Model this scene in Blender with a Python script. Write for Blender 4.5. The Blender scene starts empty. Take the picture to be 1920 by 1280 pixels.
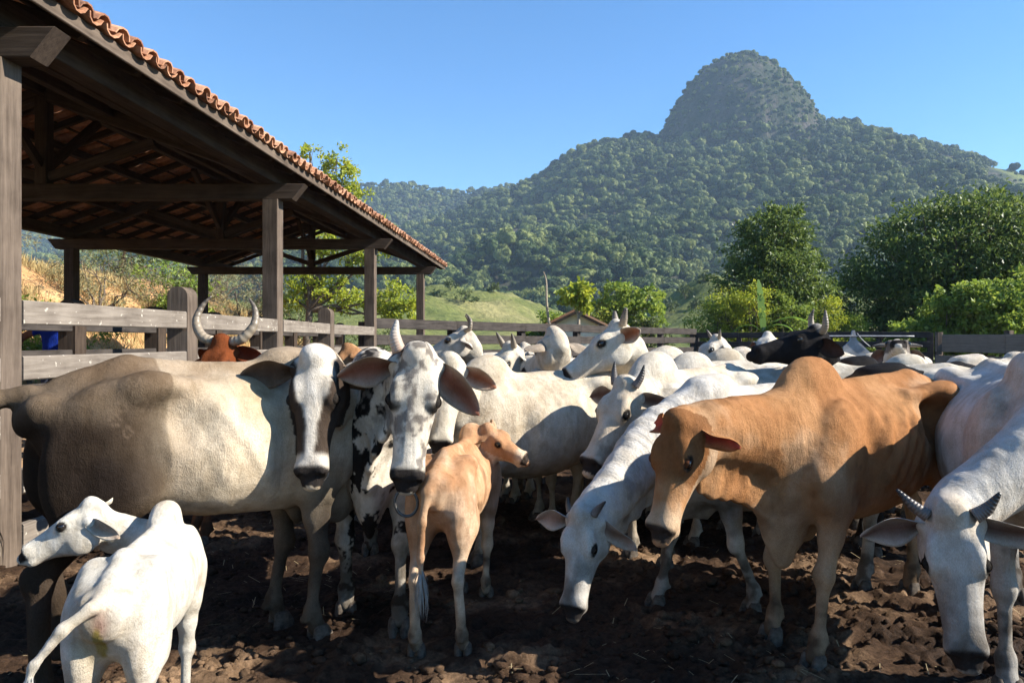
import bpy, bmesh, math, random
import numpy as np
from mathutils import Vector, Matrix

# ------------------------------------------------------------------ camera, sky, sun, exposure
SC = bpy.context.scene
COL = SC.collection
EYE = 1.5
FPX = 1400.0
cam_data = bpy.data.cameras.new('camera')
cam_data.sensor_width = 36.0
cam_data.lens = FPX / 1920.0 * 36.0
cam_data.clip_start = 0.05
cam_data.clip_end = 8000.0
cam = bpy.data.objects.new('camera', cam_data)
cam.location = (0, 0, EYE)
cam.rotation_euler = (math.radians(90), 0, 0)
COL.objects.link(cam)
SC.camera = cam

SUN_EL = math.radians(33)
SUN_AZ = math.radians(-8)          # measured from +X towards +Y
SUN_DIR = Vector((math.cos(SUN_EL) * math.cos(SUN_AZ), math.cos(SUN_EL) * math.sin(SUN_AZ), math.sin(SUN_EL)))
world = bpy.data.worlds.new('World')
SC.world = world
world.use_nodes = True
wn = world.node_tree
wn.nodes.clear()
sky = wn.nodes.new('ShaderNodeTexSky')
sky.sky_type = 'NISHITA'
sky.sun_disc = False
sky.sun_elevation = SUN_EL
sky.sun_rotation = math.radians(90) - SUN_AZ
sky.altitude = 0
sky.air_density = 1.0
sky.dust_density = 0.0
sky.ozone_density = 5.0
bg = wn.nodes.new('ShaderNodeBackground')
bg.inputs['Strength'].default_value = 0.09
wo = wn.nodes.new('ShaderNodeOutputWorld')
hsv = wn.nodes.new('ShaderNodeHueSaturation')
hsv.inputs['Saturation'].default_value = 1.18
wn.links.new(sky.outputs['Color'], hsv.inputs['Color'])
wn.links.new(hsv.outputs['Color'], bg.inputs['Color'])
wn.links.new(bg.outputs['Background'], wo.inputs['Surface'])

sun_data = bpy.data.lights.new('sun', 'SUN')
sun_data.energy = 5.0
sun_data.angle = math.radians(0.5)
sun_data.color = (1.0, 0.945, 0.84)
sun = bpy.data.objects.new('sun', sun_data)
sun.rotation_euler = SUN_DIR.to_track_quat('Z', 'Y').to_euler()
sun.location = (40, 0, 40)
COL.objects.link(sun)

SC.view_settings.view_transform = 'Standard'
SC.view_settings.look = 'None'
SC.view_settings.gamma = 1.0
SC.view_settings.use_curve_mapping = False
SC.view_settings.exposure = 1.35
SC.render.engine = 'CYCLES'
SC.cycles.use_denoising = True
SC.cycles.use_adaptive_sampling = True
SC.cycles.adaptive_threshold = 0.015
SC.cycles.max_bounces = 6
SC.cycles.diffuse_bounces = 3
SC.cycles.glossy_bounces = 2
SC.cycles.transmission_bounces = 3
SC.cycles.transparent_max_bounces = 8
SC.cycles.volume_bounces = 1
SC.cycles.caustics_reflective = False
SC.cycles.caustics_refractive = False

# ------------------------------------------------------------------ helpers
def at(px, py, d):
    """world point seen at a photo pixel, d metres in front of the camera"""
    return Vector(((px - 960.0) / FPX * d, d, EYE - (py - 640.0) / FPX * d))

def mat(name):
    m = bpy.data.materials.new(name)
    m.use_nodes = True
    return m, m.node_tree, m.node_tree.nodes, m.node_tree.links, m.node_tree.nodes['Principled BSDF']

def nd(nt, kind, **kw):
    n = nt.nodes.new(kind)
    for k, v in kw.items():
        if k.startswith('i_'):
            n.inputs[k[2:].replace('_', ' ')].default_value = v
        else:
            setattr(n, k, v)
    return n

def ramp(nt, fac, stops):
    r = nt.nodes.new('ShaderNodeValToRGB')
    e = r.color_ramp.elements
    while len(e) < len(stops):
        e.new(0.5)
    for i, (p, c) in enumerate(stops):
        e[i].position = p
        e[i].color = (*c, 1) if len(c) == 3 else c
    nt.links.new(fac, r.inputs['Fac'])
    return r

def tagobj(o, label=None, cat=None, group=None, kind=None):
    if label: o['label'] = label
    if cat: o['category'] = cat
    if group: o['group'] = group
    if kind: o['kind'] = kind
    return o

def mesh_obj(name, verts, faces, material=None, parent=None, smooth=False):
    me = bpy.data.meshes.new(name)
    me.from_pydata([tuple(map(float, v)) for v in verts], [], [tuple(map(int, f)) for f in faces])
    if smooth:
        me.polygons.foreach_set('use_smooth', [True] * len(me.polygons))
    me.update()
    return link_mesh(name, me, material, parent)

def link_mesh(name, me, material=None, parent=None):
    o = bpy.data.objects.new(name, me)
    if material is not None and not me.materials:
        me.materials.append(material)
    COL.objects.link(o)
    if parent is not None:
        o.parent = parent
    return o

def fast_mesh(name, V, Q, smooth=True):
    """numpy verts (n,3) and quads or triangles (m,4|3) to a mesh"""
    V = np.asarray(V, np.float32); Q = np.asarray(Q, np.int32)
    k = Q.shape[1]
    me = bpy.data.meshes.new(name)
    me.vertices.add(len(V)); me.vertices.foreach_set('co', V.ravel())
    me.loops.add(Q.size); me.loops.foreach_set('vertex_index', Q.ravel())
    me.polygons.add(len(Q))
    me.polygons.foreach_set('loop_start', np.arange(0, Q.size, k, dtype=np.int32))
    me.polygons.foreach_set('loop_total', np.full(len(Q), k, np.int32))
    if smooth:
        me.polygons.foreach_set('use_smooth', np.ones(len(Q), bool))
    me.update(calc_edges=True)
    return me

def empty(name, loc=(0, 0, 0), rz=0.0):
    o = bpy.data.objects.new(name, None)
    o.empty_display_size = 0.2
    o.location = loc
    o.rotation_euler = (0, 0, rz)
    COL.objects.link(o)
    return o

# lattice value noise in numpy
_NT = {}
def noise3(P, scale, seed=0):
    n = 32
    if seed not in _NT:
        _NT[seed] = np.random.RandomState(seed).rand(n, n, n).astype(np.float32)
    T = _NT[seed]
    p = np.asarray(P, np.float32) * scale + 100.0
    i = np.floor(p).astype(np.int32); f = p - i
    f = f * f * (3 - 2 * f)
    i0 = i % n; i1 = (i + 1) % n
    x0, y0, z0 = i0[..., 0], i0[..., 1], i0[..., 2]; x1, y1, z1 = i1[..., 0], i1[..., 1], i1[..., 2]
    fx, fy, fz = f[..., 0], f[..., 1], f[..., 2]
    a = T[x0, y0, z0] * (1 - fx) + T[x1, y0, z0] * fx
    b = T[x0, y1, z0] * (1 - fx) + T[x1, y1, z0] * fx
    c = T[x0, y0, z1] * (1 - fx) + T[x1, y0, z1] * fx
    d = T[x0, y1, z1] * (1 - fx) + T[x1, y1, z1] * fx
    e = a * (1 - fy) + b * fy; g = c * (1 - fy) + d * fy
    return e * (1 - fz) + g * fz

def fbm(P, scale, oct=4, seed=0):
    s = 0; a = 0.5; t = 0
    for k in range(oct):
        s = s + a * noise3(P, scale * 2 ** k, seed + k); t += a; a *= 0.5
    return s / t

def sstep(a, b, x):
    t = np.clip((x - a) / (b - a), 0, 1)
    return t * t * (3 - 2 * t)

# ------------------------------------------------------------------ implicit surfaces for bodies
class Field:
    def __init__(s, lo, hi, h):
        s.h = h; s.lo = np.array(lo, np.float32)
        n = np.ceil((np.array(hi) - np.array(lo)) / h).astype(int) + 1
        s.ax = [(s.lo[i] + h * np.arange(n[i])).astype(np.float32) for i in range(3)]
        s.D = np.full(n, 9.0, np.float32)
    def block(s, lo, hi):
        sl = []; ax = []
        for i in range(3):
            a = max(0, int((lo[i] - s.lo[i]) / s.h)); b = min(len(s.ax[i]), int((hi[i] - s.lo[i]) / s.h) + 2)
            if b <= a: return None, None
            sl.append(slice(a, b)); ax.append(s.ax[i][a:b])
        return tuple(sl), (ax[0][:, None, None], ax[1][None, :, None], ax[2][None, None, :])
    def put(s, d, sl, k, sub=False):
        D = s.D[sl]
        if sub:
            d = -d
            hh = np.clip(0.5 - 0.5 * (D - d) / k, 0, 1)
            s.D[sl] = D * (1 - hh) + d * hh + k * hh * (1 - hh)
        else:
            hh = np.clip(0.5 + 0.5 * (D - d) / k, 0, 1)
            s.D[sl] = D * (1 - hh) + d * hh - k * hh * (1 - hh)
    def cone(s, a, b, ra, rb, k=0.04, side=None, sub=False):
        """elliptic tapered capsule: ra=(across,deep) at a, rb at b; side = the 'across' direction"""
        a = np.array(a, float); b = np.array(b, float)
        ra = np.array(ra if hasattr(ra, '__len__') else (ra, ra), float); rb = np.array(rb if hasattr(rb, '__len__') else (rb, rb), float)
        L = np.linalg.norm(b - a) + 1e-6
        t = (b - a) / L
        sv = np.array((0, 1, 0.0) if side is None else side, float)
        sv = sv - t * sv.dot(t)
        if np.linalg.norm(sv) < 1e-3: sv = np.cross(t, (1, 0, 0.01))
        sv /= np.linalg.norm(sv); uv = np.cross(t, sv)
        R = max(ra.max(), rb.max()) + k + 2 * s.h
        sl, A = s.block(np.minimum(a, b) - R, np.maximum(a, b) + R)
        if sl is None: return
        X, Y, Z = A[0] - a[0], A[1] - a[1], A[2] - a[2]
        w = X * t[0] + Y * t[1] + Z * t[2]
        u = X * sv[0] + Y * sv[1] + Z * sv[2]
        v = X * uv[0] + Y * uv[1] + Z * uv[2]
        q = np.clip(w / L, 0, 1)
        w = w - q * L
        ru = ra[0] + (rb[0] - ra[0]) * q; rv = ra[1] + (rb[1] - ra[1]) * q
        rw = np.minimum(ru, rv)
        eu, ev, ew = u / ru, v / rv, w / rw
        k0 = np.sqrt(eu * eu + ev * ev + ew * ew) + 1e-6
        k1 = np.sqrt((eu / ru) ** 2 + (ev / rv) ** 2 + (ew / rw) ** 2) + 1e-6
        s.put((k0 * (k0 - 1) / k1).astype(np.float32), sl, k, sub)
    def ell(s, c, r, k=0.04, M=None, sub=False):
        """ellipsoid; M rows are its axes"""
        c = np.array(c, float); r = np.array(r if hasattr(r, '__len__') else (r, r, r), float)
        R = r.max() + k + 2 * s.h
        sl, A = s.block(c - R, c + R)
        if sl is None: return
        X, Y, Z = A[0] - c[0], A[1] - c[1], A[2] - c[2]
        if M is None:
            e = (X / r[0], Y / r[1], Z / r[2])
        else:
            e = tuple((X * M[i][0] + Y * M[i][1] + Z * M[i][2]) / r[i] for i in range(3))
        k0 = np.sqrt(e[0] ** 2 + e[1] ** 2 + e[2] ** 2) + 1e-6
        k1 = np.sqrt((e[0] / r[0]) ** 2 + (e[1] / r[1]) ** 2 + (e[2] / r[2]) ** 2) + 1e-6
        s.put((k0 * (k0 - 1) / k1).astype(np.float32), sl, k, sub)
    def loft(s, org, M, st, k=0.05, nexp=2.2, lo=None, hi=None, hump=0.0, ribs=None):
        """generalised tube along axis M[0]: stations (x, ztop, zbot, halfwidth)"""
        st = np.array(st, float)
        xs = np.linspace(st[0, 0], st[-1, 0], 200)
        def cub(c):
            y = np.interp(xs, st[:, 0], st[:, c])
            kr = np.hanning(15); kr /= kr.sum()
            yp = np.pad(y, 7, mode='edge')
            return np.convolve(yp, kr, 'valid')
        tt, bb, ww = cub(1), cub(2), cub(3)
        org = np.array(org, float)
        sl, A = s.block(lo, hi)
        X, Y, Z = A[0] - org[0], A[1] - org[1], A[2] - org[2]
        w = X * M[0][0] + Y * M[0][1] + Z * M[0][2]
        u = X * M[1][0] + Y * M[1][1] + Z * M[1][2]
        v = X * M[2][0] + Y * M[2][1] + Z * M[2][2]
        wq = np.clip(w, st[0, 0], st[-1, 0])
        T = np.interp(wq, xs, tt); B = np.interp(wq, xs, bb); W = np.interp(wq, xs, ww)
        zc = B * 0.5 + T * 0.5
        hh = (T - B) * 0.5
        vn = (v - zc) / hh
        un = np.abs(u) / (W * (1 - 0.16 * np.clip(vn, 0, 1) ** 2 * (1 if hump == 0 else hump)))
        over = (w - wq) / 0.05
        k0 = (un ** nexp + np.abs(vn) ** nexp + np.abs(over) ** nexp) ** (1 / nexp)
        d = (k0 - 1) * np.minimum(W, hh) * 0.9
        if ribs is not None:
            amp, x0, x1 = ribs
            m = sstep(x0, x0 + 0.12, w) * (1 - sstep(x1 - 0.15, x1, w)) * sstep(-0.75, -0.2, vn) * (1 - sstep(0.35, 0.85, vn))
            d = d - amp * m * np.sin((w + 0.22 * vn + 0.018 * np.sin(w * 17 + vn * 3)) * 2 * math.pi / 0.105) * (0.45 + 0.55 * np.sin(w * 5.5 + vn * 2.5 + 0.5) ** 2)
        s.put(d.astype(np.float32), sl, k)
    def mesh(s, smooth=2):
        D = s.D
        ins = D < 0
        n = D.shape
        cnt = np.zeros((n[0] - 1, n[1] - 1, n[2] - 1), np.int8)
        for i in (0, 1):
            for j in (0, 1):
                for k in (0, 1):
                    cnt += ins[i:n[0] - 1 + i, j:n[1] - 1 + j, k:n[2] - 1 + k]
        act = np.argwhere((cnt > 0) & (cnt < 8))
        idx = np.full(cnt.shape, -1, np.int32)
        idx[act[:, 0], act[:, 1], act[:, 2]] = np.arange(len(act))
        P = np.zeros((len(act), 3), np.float32); C = np.zeros(len(act), np.float32)
        cor = [(i, j, k) for i in (0, 1) for j in (0, 1) for k in (0, 1)]
        val = {c: D[act[:, 0] + c[0], act[:, 1] + c[1], act[:, 2] + c[2]] for c in cor}
        for c in cor:
            for a in range(3):
                if c[a] == 0:
                    e = list(c); e[a] = 1; e = tuple(e)
                    d0, d1 = val[c], val[e]
                    m = (d0 < 0) != (d1 < 0)
                    t = np.where(m, d0 / np.where(m, d0 - d1, 1), 0)
                    for b in range(3):
                        P[:, b] += np.where(m, c[b] + (t if b == a else 0), 0)
                    C += m
        P = (P / C[:, None] + act) * s.h + s.lo
        quads = []
        for a in range(3):
            b, c = (a + 1) % 3, (a + 2) % 3
            s0 = [slice(None)] * 3; s1 = [slice(None)] * 3
            s0[a] = slice(0, n[a] - 1); s1[a] = slice(1, n[a])
            e = np.argwhere(ins[tuple(s0)] != ins[tuple(s1)])
            e = e[(e[:, b] > 0) & (e[:, c] > 0) & (e[:, b] < n[b] - 1) & (e[:, c] < n[c] - 1)]
            fl = ins[e[:, 0], e[:, 1], e[:, 2]]
            def g(db, dc):
                q = e.copy(); q[:, b] += db; q[:, c] += dc
                return idx[q[:, 0], q[:, 1], q[:, 2]]
            q = np.stack([g(-1, -1), g(0, -1), g(0, 0), g(-1, 0)], 1)
            q[~fl] = q[~fl][:, ::-1]
            quads.append(q)
        Q = np.concatenate(quads)
        Q = Q[(Q >= 0).all(1)]
        E = np.concatenate([Q[:, [0, 1]], Q[:, [1, 2]], Q[:, [2, 3]], Q[:, [3, 0]]])
        for _ in range(smooth):
            acc = np.zeros_like(P); num = np.bincount(E[:, 0], minlength=len(P)).astype(np.float32)
            for b in range(3):
                acc[:, b] = np.bincount(E[:, 0], weights=P[E[:, 1], b], minlength=len(P))
            P = P * 0.45 + 0.55 * acc / np.maximum(num, 1)[:, None]
        return P, Q
# ------------------------------------------------------------------ coat and body materials
def coat_material(name, rough=0.75):
    m, nt, N, L, B = mat(name)
    at_ = nd(nt, 'ShaderNodeAttribute', attribute_name='coat')
    fo = nd(nt, 'ShaderNodeAttribute', attribute_name='fold')
    tc = nd(nt, 'ShaderNodeTexCoord')
    n1 = nd(nt, 'ShaderNodeTexNoise', i_Scale=9.0, i_Detail=6.0, i_Roughness=0.65)
    L.new(tc.outputs['Object'], n1.inputs['Vector'])
    mp = nd(nt, 'ShaderNodeMapping'); mp.inputs['Scale'].default_value = (60, 150, 34)
    L.new(tc.outputs['Object'], mp.inputs['Vector'])
    n2 = nd(nt, 'ShaderNodeTexNoise', i_Scale=3.2, i_Detail=4.0, i_Roughness=0.7)
    L.new(mp.outputs['Vector'], n2.inputs['Vector'])
    r1 = ramp(nt, n1.outputs['Fac'], [(0.28, (0.70, 0.66, 0.60)), (0.66, (1.06, 1.05, 1.04))])
    r2 = ramp(nt, n2.outputs['Fac'], [(0.3, (0.74, 0.72, 0.70)), (0.7, (1.12, 1.12, 1.12))])
    mx = nd(nt, 'ShaderNodeMix', data_type='RGBA', blend_type='MULTIPLY'); mx.inputs[0].default_value = 1
    L.new(at_.outputs['Color'], mx.inputs[6]); L.new(r1.outputs['Color'], mx.inputs[7])
    m2 = nd(nt, 'ShaderNodeMix', data_type='RGBA', blend_type='MULTIPLY'); m2.inputs[0].default_value = 1
    L.new(mx.outputs[2], m2.inputs[6]); L.new(r2.outputs['Color'], m2.inputs[7])
    mp3 = nd(nt, 'ShaderNodeMapping'); mp3.inputs['Scale'].default_value = (15, 15, 3.2); L.new(tc.outputs['Object'], mp3.inputs['Vector'])
    n3 = nd(nt, 'ShaderNodeTexNoise', i_Scale=1.0, i_Detail=5.0, i_Roughness=0.6, i_Distortion=0.6); L.new(mp3.outputs['Vector'], n3.inputs['Vector'])
    r3 = ramp(nt, n3.outputs['Fac'], [(0.32, (0.87, 0.84, 0.80)), (0.56, (1.02, 1.02, 1.02))])
    m3 = nd(nt, 'ShaderNodeMix', data_type='RGBA', blend_type='MULTIPLY'); m3.inputs[0].default_value = 1
    L.new(m2.outputs[2], m3.inputs[6]); L.new(r3.outputs['Color'], m3.inputs[7])
    L.new(m3.outputs[2], B.inputs['Base Color'])
    B.inputs['Roughness'].default_value = rough
    B.inputs['Specular IOR Level'].default_value = 0.035
    # loose skin folds (neck, dewlap) from the fold attribute: R = phase, G = strength
    sp = nd(nt, 'ShaderNodeSeparateColor'); L.new(fo.outputs['Color'], sp.inputs['Color'])
    nw = nd(nt, 'ShaderNodeTexNoise', i_Scale=3.2, i_Detail=4.0); L.new(tc.outputs['Object'], nw.inputs['Vector'])
    ma = nd(nt, 'ShaderNodeMath', operation='MULTIPLY_ADD'); ma.inputs[1].default_value = 26.0
    L.new(nw.outputs['Fac'], ma.inputs[0])
    ph = nd(nt, 'ShaderNodeMath', operation='MULTIPLY'); ph.inputs[1].default_value = 62.0
    L.new(sp.outputs['Red'], ph.inputs[0]); L.new(ph.outputs[0], ma.inputs[2])
    sn = nd(nt, 'ShaderNodeMath', operation='SINE'); L.new(ma.outputs[0], sn.inputs[0])
    st = nd(nt, 'ShaderNodeMath', operation='MULTIPLY'); L.new(sn.outputs[0], st.inputs[0]); L.new(sp.outputs['Green'], st.inputs[1])
    ad = nd(nt, 'ShaderNodeMath', operation='MULTIPLY_ADD'); ad.inputs[1].default_value = 0.35
    L.new(n2.outputs['Fac'], ad.inputs[0]); L.new(st.outputs[0], ad.inputs[2])
    a2 = nd(nt, 'ShaderNodeMath', operation='MULTIPLY_ADD'); a2.inputs[1].default_value = 1.3
    L.new(n1.outputs['Fac'], a2.inputs[0]); L.new(ad.outputs[0], a2.inputs[2])
    a3 = nd(nt, 'ShaderNodeMath', operation='MULTIPLY_ADD'); a3.inputs[1].default_value = 0.55
    L.new(n3.outputs['Fac'], a3.inputs[0]); L.new(a2.outputs[0], a3.inputs[2])
    bp = nd(nt, 'ShaderNodeBump'); bp.inputs['Strength'].default_value = 0.8; bp.inputs['Distance'].default_value = 0.014
    L.new(a3.outputs[0], bp.inputs['Height']); L.new(bp.outputs['Normal'], B.inputs['Normal'])
    return m

M_COAT = coat_material('short_coat')

def simple_mat(name, col, rough=0.5, spec=0.5, nscale=20.0, var=0.25, bump=0.0, coords='Object'):
    m, nt, N, L, B = mat(name)
    tc = nd(nt, 'ShaderNodeTexCoord')
    n1 = nd(nt, 'ShaderNodeTexNoise', i_Scale=nscale, i_Detail=5.0, i_Roughness=0.6)
    L.new(tc.outputs[coords], n1.inputs['Vector'])
    lo = tuple(c * (1 - var) for c in col); hi = tuple(min(1, c * (1 + var)) for c in col)
    r = ramp(nt, n1.outputs['Fac'], [(0.3, lo), (0.7, hi)])
    L.new(r.outputs['Color'], B.inputs['Base Color'])
    B.inputs['Roughness'].default_value = rough
    B.inputs['Specular IOR Level'].default_value = spec
    if bump:
        bp = nd(nt, 'ShaderNodeBump'); bp.inputs['Strength'].default_value = bump; bp.inputs['Distance'].default_value = 0.01
        L.new(n1.outputs['Fac'], bp.inputs['Height']); L.new(bp.outputs['Normal'], B.inputs['Normal'])
    return m

M_EYE = simple_mat('eye_gloss', (0.008, 0.006, 0.005), 0.06, 0.7)
M_HOOF = simple_mat('hoof_horn', (0.075, 0.060, 0.047), 0.7, 0.1, 30, 0.6, 0.3)
M_IRON = simple_mat('ring_iron', (0.05, 0.045, 0.04), 0.4, 0.6, 60, 0.4, 0.2)
def horn_material(name, base, tip):
    m, nt, N, L, B = mat(name)
    tc = nd(nt, 'ShaderNodeTexCoord')
    a = nd(nt, 'ShaderNodeAttribute', attribute_name='along')
    n1 = nd(nt, 'ShaderNodeTexNoise', i_Scale=18.0, i_Detail=5.0); L.new(tc.outputs['Object'], n1.inputs['Vector'])
    ma = nd(nt, 'ShaderNodeMath', operation='MULTIPLY_ADD'); ma.inputs[1].default_value = 0.3
    L.new(n1.outputs['Fac'], ma.inputs[0]); L.new(a.outputs['Fac'], ma.inputs[2])
    mid = tuple((p + q) / 2 for p, q in zip(base, tip))
    r = ramp(nt, ma.outputs[0], [(0.15, base), (0.6, mid), (1.0, tip)])
    L.new(r.outputs['Color'], B.inputs['Base Color'])
    wv = nd(nt, 'ShaderNodeMath', operation='MULTIPLY'); wv.inputs[1].default_value = 70.0; L.new(a.outputs['Fac'], wv.inputs[0])
    sn = nd(nt, 'ShaderNodeMath', operation='SINE'); L.new(wv.outputs[0], sn.inputs[0])
    ad = nd(nt, 'ShaderNodeMath', operation='MULTIPLY_ADD'); ad.inputs[1].default_value = 2.0; L.new(n1.outputs['Fac'], ad.inputs[0]); L.new(sn.outputs[0], ad.inputs[2])
    bp = nd(nt, 'ShaderNodeBump'); bp.inputs['Strength'].default_value = 0.35; bp.inputs['Distance'].default_value = 0.004
    L.new(ad.outputs[0], bp.inputs['Height']); L.new(bp.outputs['Normal'], B.inputs['Normal'])
    B.inputs['Roughness'].default_value = 0.45
    return m
M_HORN_PALE = horn_material('horn_pale', (0.34, 0.27, 0.19), (0.10, 0.08, 0.06))
M_HORN_DARK = horn_material('horn_dark', (0.16, 0.13, 0.11), (0.02, 0.018, 0.016))
M_HORN_PINK = horn_material('horn_pinkish', (0.42, 0.28, 0.20), (0.36, 0.33, 0.28))
M_HAIR_DARK = simple_mat('tail_hair_dark', (0.03, 0.026, 0.022), 0.6, 0.3)
M_HAIR_GREY = simple_mat('tail_hair_grey', (0.25, 0.24, 0.22), 0.6, 0.3)

# ------------------------------------------------------------------ cattle
def tube(name, pts, rad, material, parent, seg=10, attr=True):
    pts = np.array(pts, float)
    n = len(pts)
    # resample with catmull-rom
    M = 5 * (n - 1) + 1
    ts = np.linspace(0, n - 1, M); out = []
    for t in ts:
        i = min(int(t), n - 2); f = t - i
        p0 = pts[max(i - 1, 0)]; p1 = pts[i]; p2 = pts[i + 1]; p3 = pts[min(i + 2, n - 1)]
        out.append(0.5 * ((2 * p1) + (p2 - p0) * f + (2 * p0 - 5 * p1 + 4 * p2 - p3) * f * f + (3 * p1 - p0 - 3 * p2 + p3) * f ** 3))
    C = np.array(out); R = np.interp(ts, np.arange(n), rad)
    T = np.gradient(C, axis=0); T /= np.linalg.norm(T, axis=1)[:, None] + 1e-9
    up = np.array((0.31, 0.2, 0.93)); V = []
    for i in range(M):
        s = np.cross(T[i], up); s /= np.linalg.norm(s) + 1e-9; u = np.cross(s, T[i])
        for j in range(seg):
            a = 2 * math.pi * j / seg
            V.append(C[i] + R[i] * (math.cos(a) * s + math.sin(a) * u))
    F = [(i * seg + j, i * seg + (j + 1) % seg, (i + 1) * seg + (j + 1) % seg, (i + 1) * seg + j) for i in range(M - 1) for j in range(seg)]
    F.append(tuple(range(seg))[::-1]); F.append(tuple((M - 1) * seg + j for j in range(seg)))
    o = mesh_obj(name, V, F, material, parent, True)
    if attr:
        a = o.data.attributes.new('along', 'FLOAT', 'POINT')
        a.data.foreach_set('value', np.repeat(np.linspace(0, 1, M), seg).astype(np.float32))
    return o

def set_color(me, name, C):
    a = me.color_attributes.new(name, 'FLOAT_COLOR', 'POINT')
    C4 = np.ones((len(me.vertices), 4), np.float32); C4[:, :C.shape[1]] = C
    a.data.foreach_set('color', C4.ravel())

def unit(v):
    v = np.array(v, float); return v / (np.linalg.norm(v) + 1e-9)

def make_ear(parent, base, direc, face, length, width, outer, inner, edge=None, sagk=0.16):
    """cupped leaf-shaped ear: direc along the ear, face = where the hollow looks"""
    d = unit(direc); f = np.array(face, float); f = unit(f - d * f.dot(d)); s = np.cross(d, f)
    nu, nv = 15, 9
    V = []; Cc = []; F = []
    prof = lambda u: (0.36 + 0.64 * math.sin(min(1, u / 0.5) * math.pi / 2)) * max(0.0, 1 - max(0, (u - 0.40) / 0.60) ** 1.9) ** 0.75 + 0.02
    for layer in (0, 1):
        for i in range(nu):
            u = i / (nu - 1)
            w = width * 0.5 * prof(u)
            cup = 0.75 * (1 - u) ** 0.8 + 0.22
            for j in range(nv):
                v = 2 * j / (nv - 1) - 1
                th = v * cup * 1.55
                cx = math.sin(th) / max(0.25, math.sin(cup * 1.55)) * w if cup > 0.1 else v * w
                dep = (1 - math.cos(th)) * w * 1.1
                sag = -0.18 * length * u * u
                p = np.array(base) + d * (u * length) + s * cx + f * (dep - (0.008 * (1 - v * v) + 0.001 if layer else 0.0))
                p = p + np.array((0, 0, -1.0)) * sagk * length * u * u + f * (0.05 * length * math.sin(u * 3.0 + v)) + f * 0.012 * math.sin(7 * u + 2 * v)
                V.append(p)
                if layer: c = np.array(outer)
                else:
                    m = abs(v) ** 1.7; c = np.array(inner) * (1 - m) * (0.45 + 0.75 * u) + np.array(outer) * m
                if edge is not None and u > 0.75: c = c * (1 - (u - 0.75) * 3) + np.array(edge) * (u - 0.75) * 3
                Cc.append(c)
    n0 = nu * nv
    for i in range(nu - 1):
        for j in range(nv - 1):
            a = i * nv + j
            F.append((a, a + nv, a + nv + 1, a + 1)); F.append((n0 + a, n0 + a + 1, n0 + a + nv + 1, n0 + a + nv))
    for i in range(nu - 1):
        for j, fl in ((0, 0), (nv - 1, 1)):
            a = i * nv + j; q = (a, n0 + a, n0 + a + nv, a + nv)
            F.append(q if not fl else q[::-1])
    for j in range(nv - 1):
        a = (nu - 1) * nv + j; F.append((a, n0 + a, n0 + a + 1, a + 1))
    o = mesh_obj('ear', V, F, M_COAT, parent, True)
    set_color(o.data, 'coat', np.array(Cc, np.float32)); set_color(o.data, 'fold', np.zeros((len(V), 3), np.float32))
    return o

def make_hoof(parent, p, yaw, s, name='hoof'):
    V = []; F = []
    for sy in (-1, 1):
        b = len(V)
        prof = [(0.0, 0.055, -0.050, 0.030), (0.03, 0.050, -0.048, 0.029), (0.065, 0.030, -0.042, 0.026), (0.08, 0.018, -0.034, 0.018)]
        for z, xf, xb, w in prof:
            for a in range(10):
                t = 2 * math.pi * a / 10
                x = (xf + xb) / 2 + (xf - xb) / 2 * math.cos(t) * (1 if math.cos(t) < 0 else 1.05)
                y = w * math.sin(t) * (1 - 0.35 * max(0, math.cos(t))) + sy * 0.0285
                V.append((x * s, y * s, z * s))
        for i in range(3):
            for a in range(10):
                F.append((b + i * 10 + a, b + i * 10 + (a + 1) % 10, b + (i + 1) * 10 + (a + 1) % 10, b + (i + 1) * 10 + a))
        F.append(tuple(b + 30 + a for a in range(10)))
    o = mesh_obj(name, V, F, M_HOOF, parent, True)
    o.location = p; o.rotation_euler = (0, 0, yaw)
    return o

ADULT = [(-0.84, 1.17, 1.02, .07), (-0.78, 1.23, 0.92, .15), (-0.66, 1.285, 0.80, .165), (-0.50, 1.315, 0.72, .195), (-0.32, 1.315, 0.62, .245), (-0.08, 1.285, 0.555, .32),
         (0.15, 1.28, .535, .315), (0.35, 1.29, .55, .275), (0.52, 1.27, .60, .225), (0.68, 1.19, .68, .17), (0.80, 1.09, .80, .09)]
CALF = [(-0.80, 1.14, .98, .07), (-0.74, 1.21, .88, .14), (-0.62, 1.255, .80, .20), (-0.46, 1.275, .76, .205), (-0.28, 1.265, .72, .205), (-0.06, 1.25, .70, .215),
        (0.15, 1.245, .69, .21), (0.35, 1.25, .70, .19), (0.50, 1.23, .73, .16), (0.62, 1.17, .78, .13), (0.72, 1.08, .86, .07)]

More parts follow.
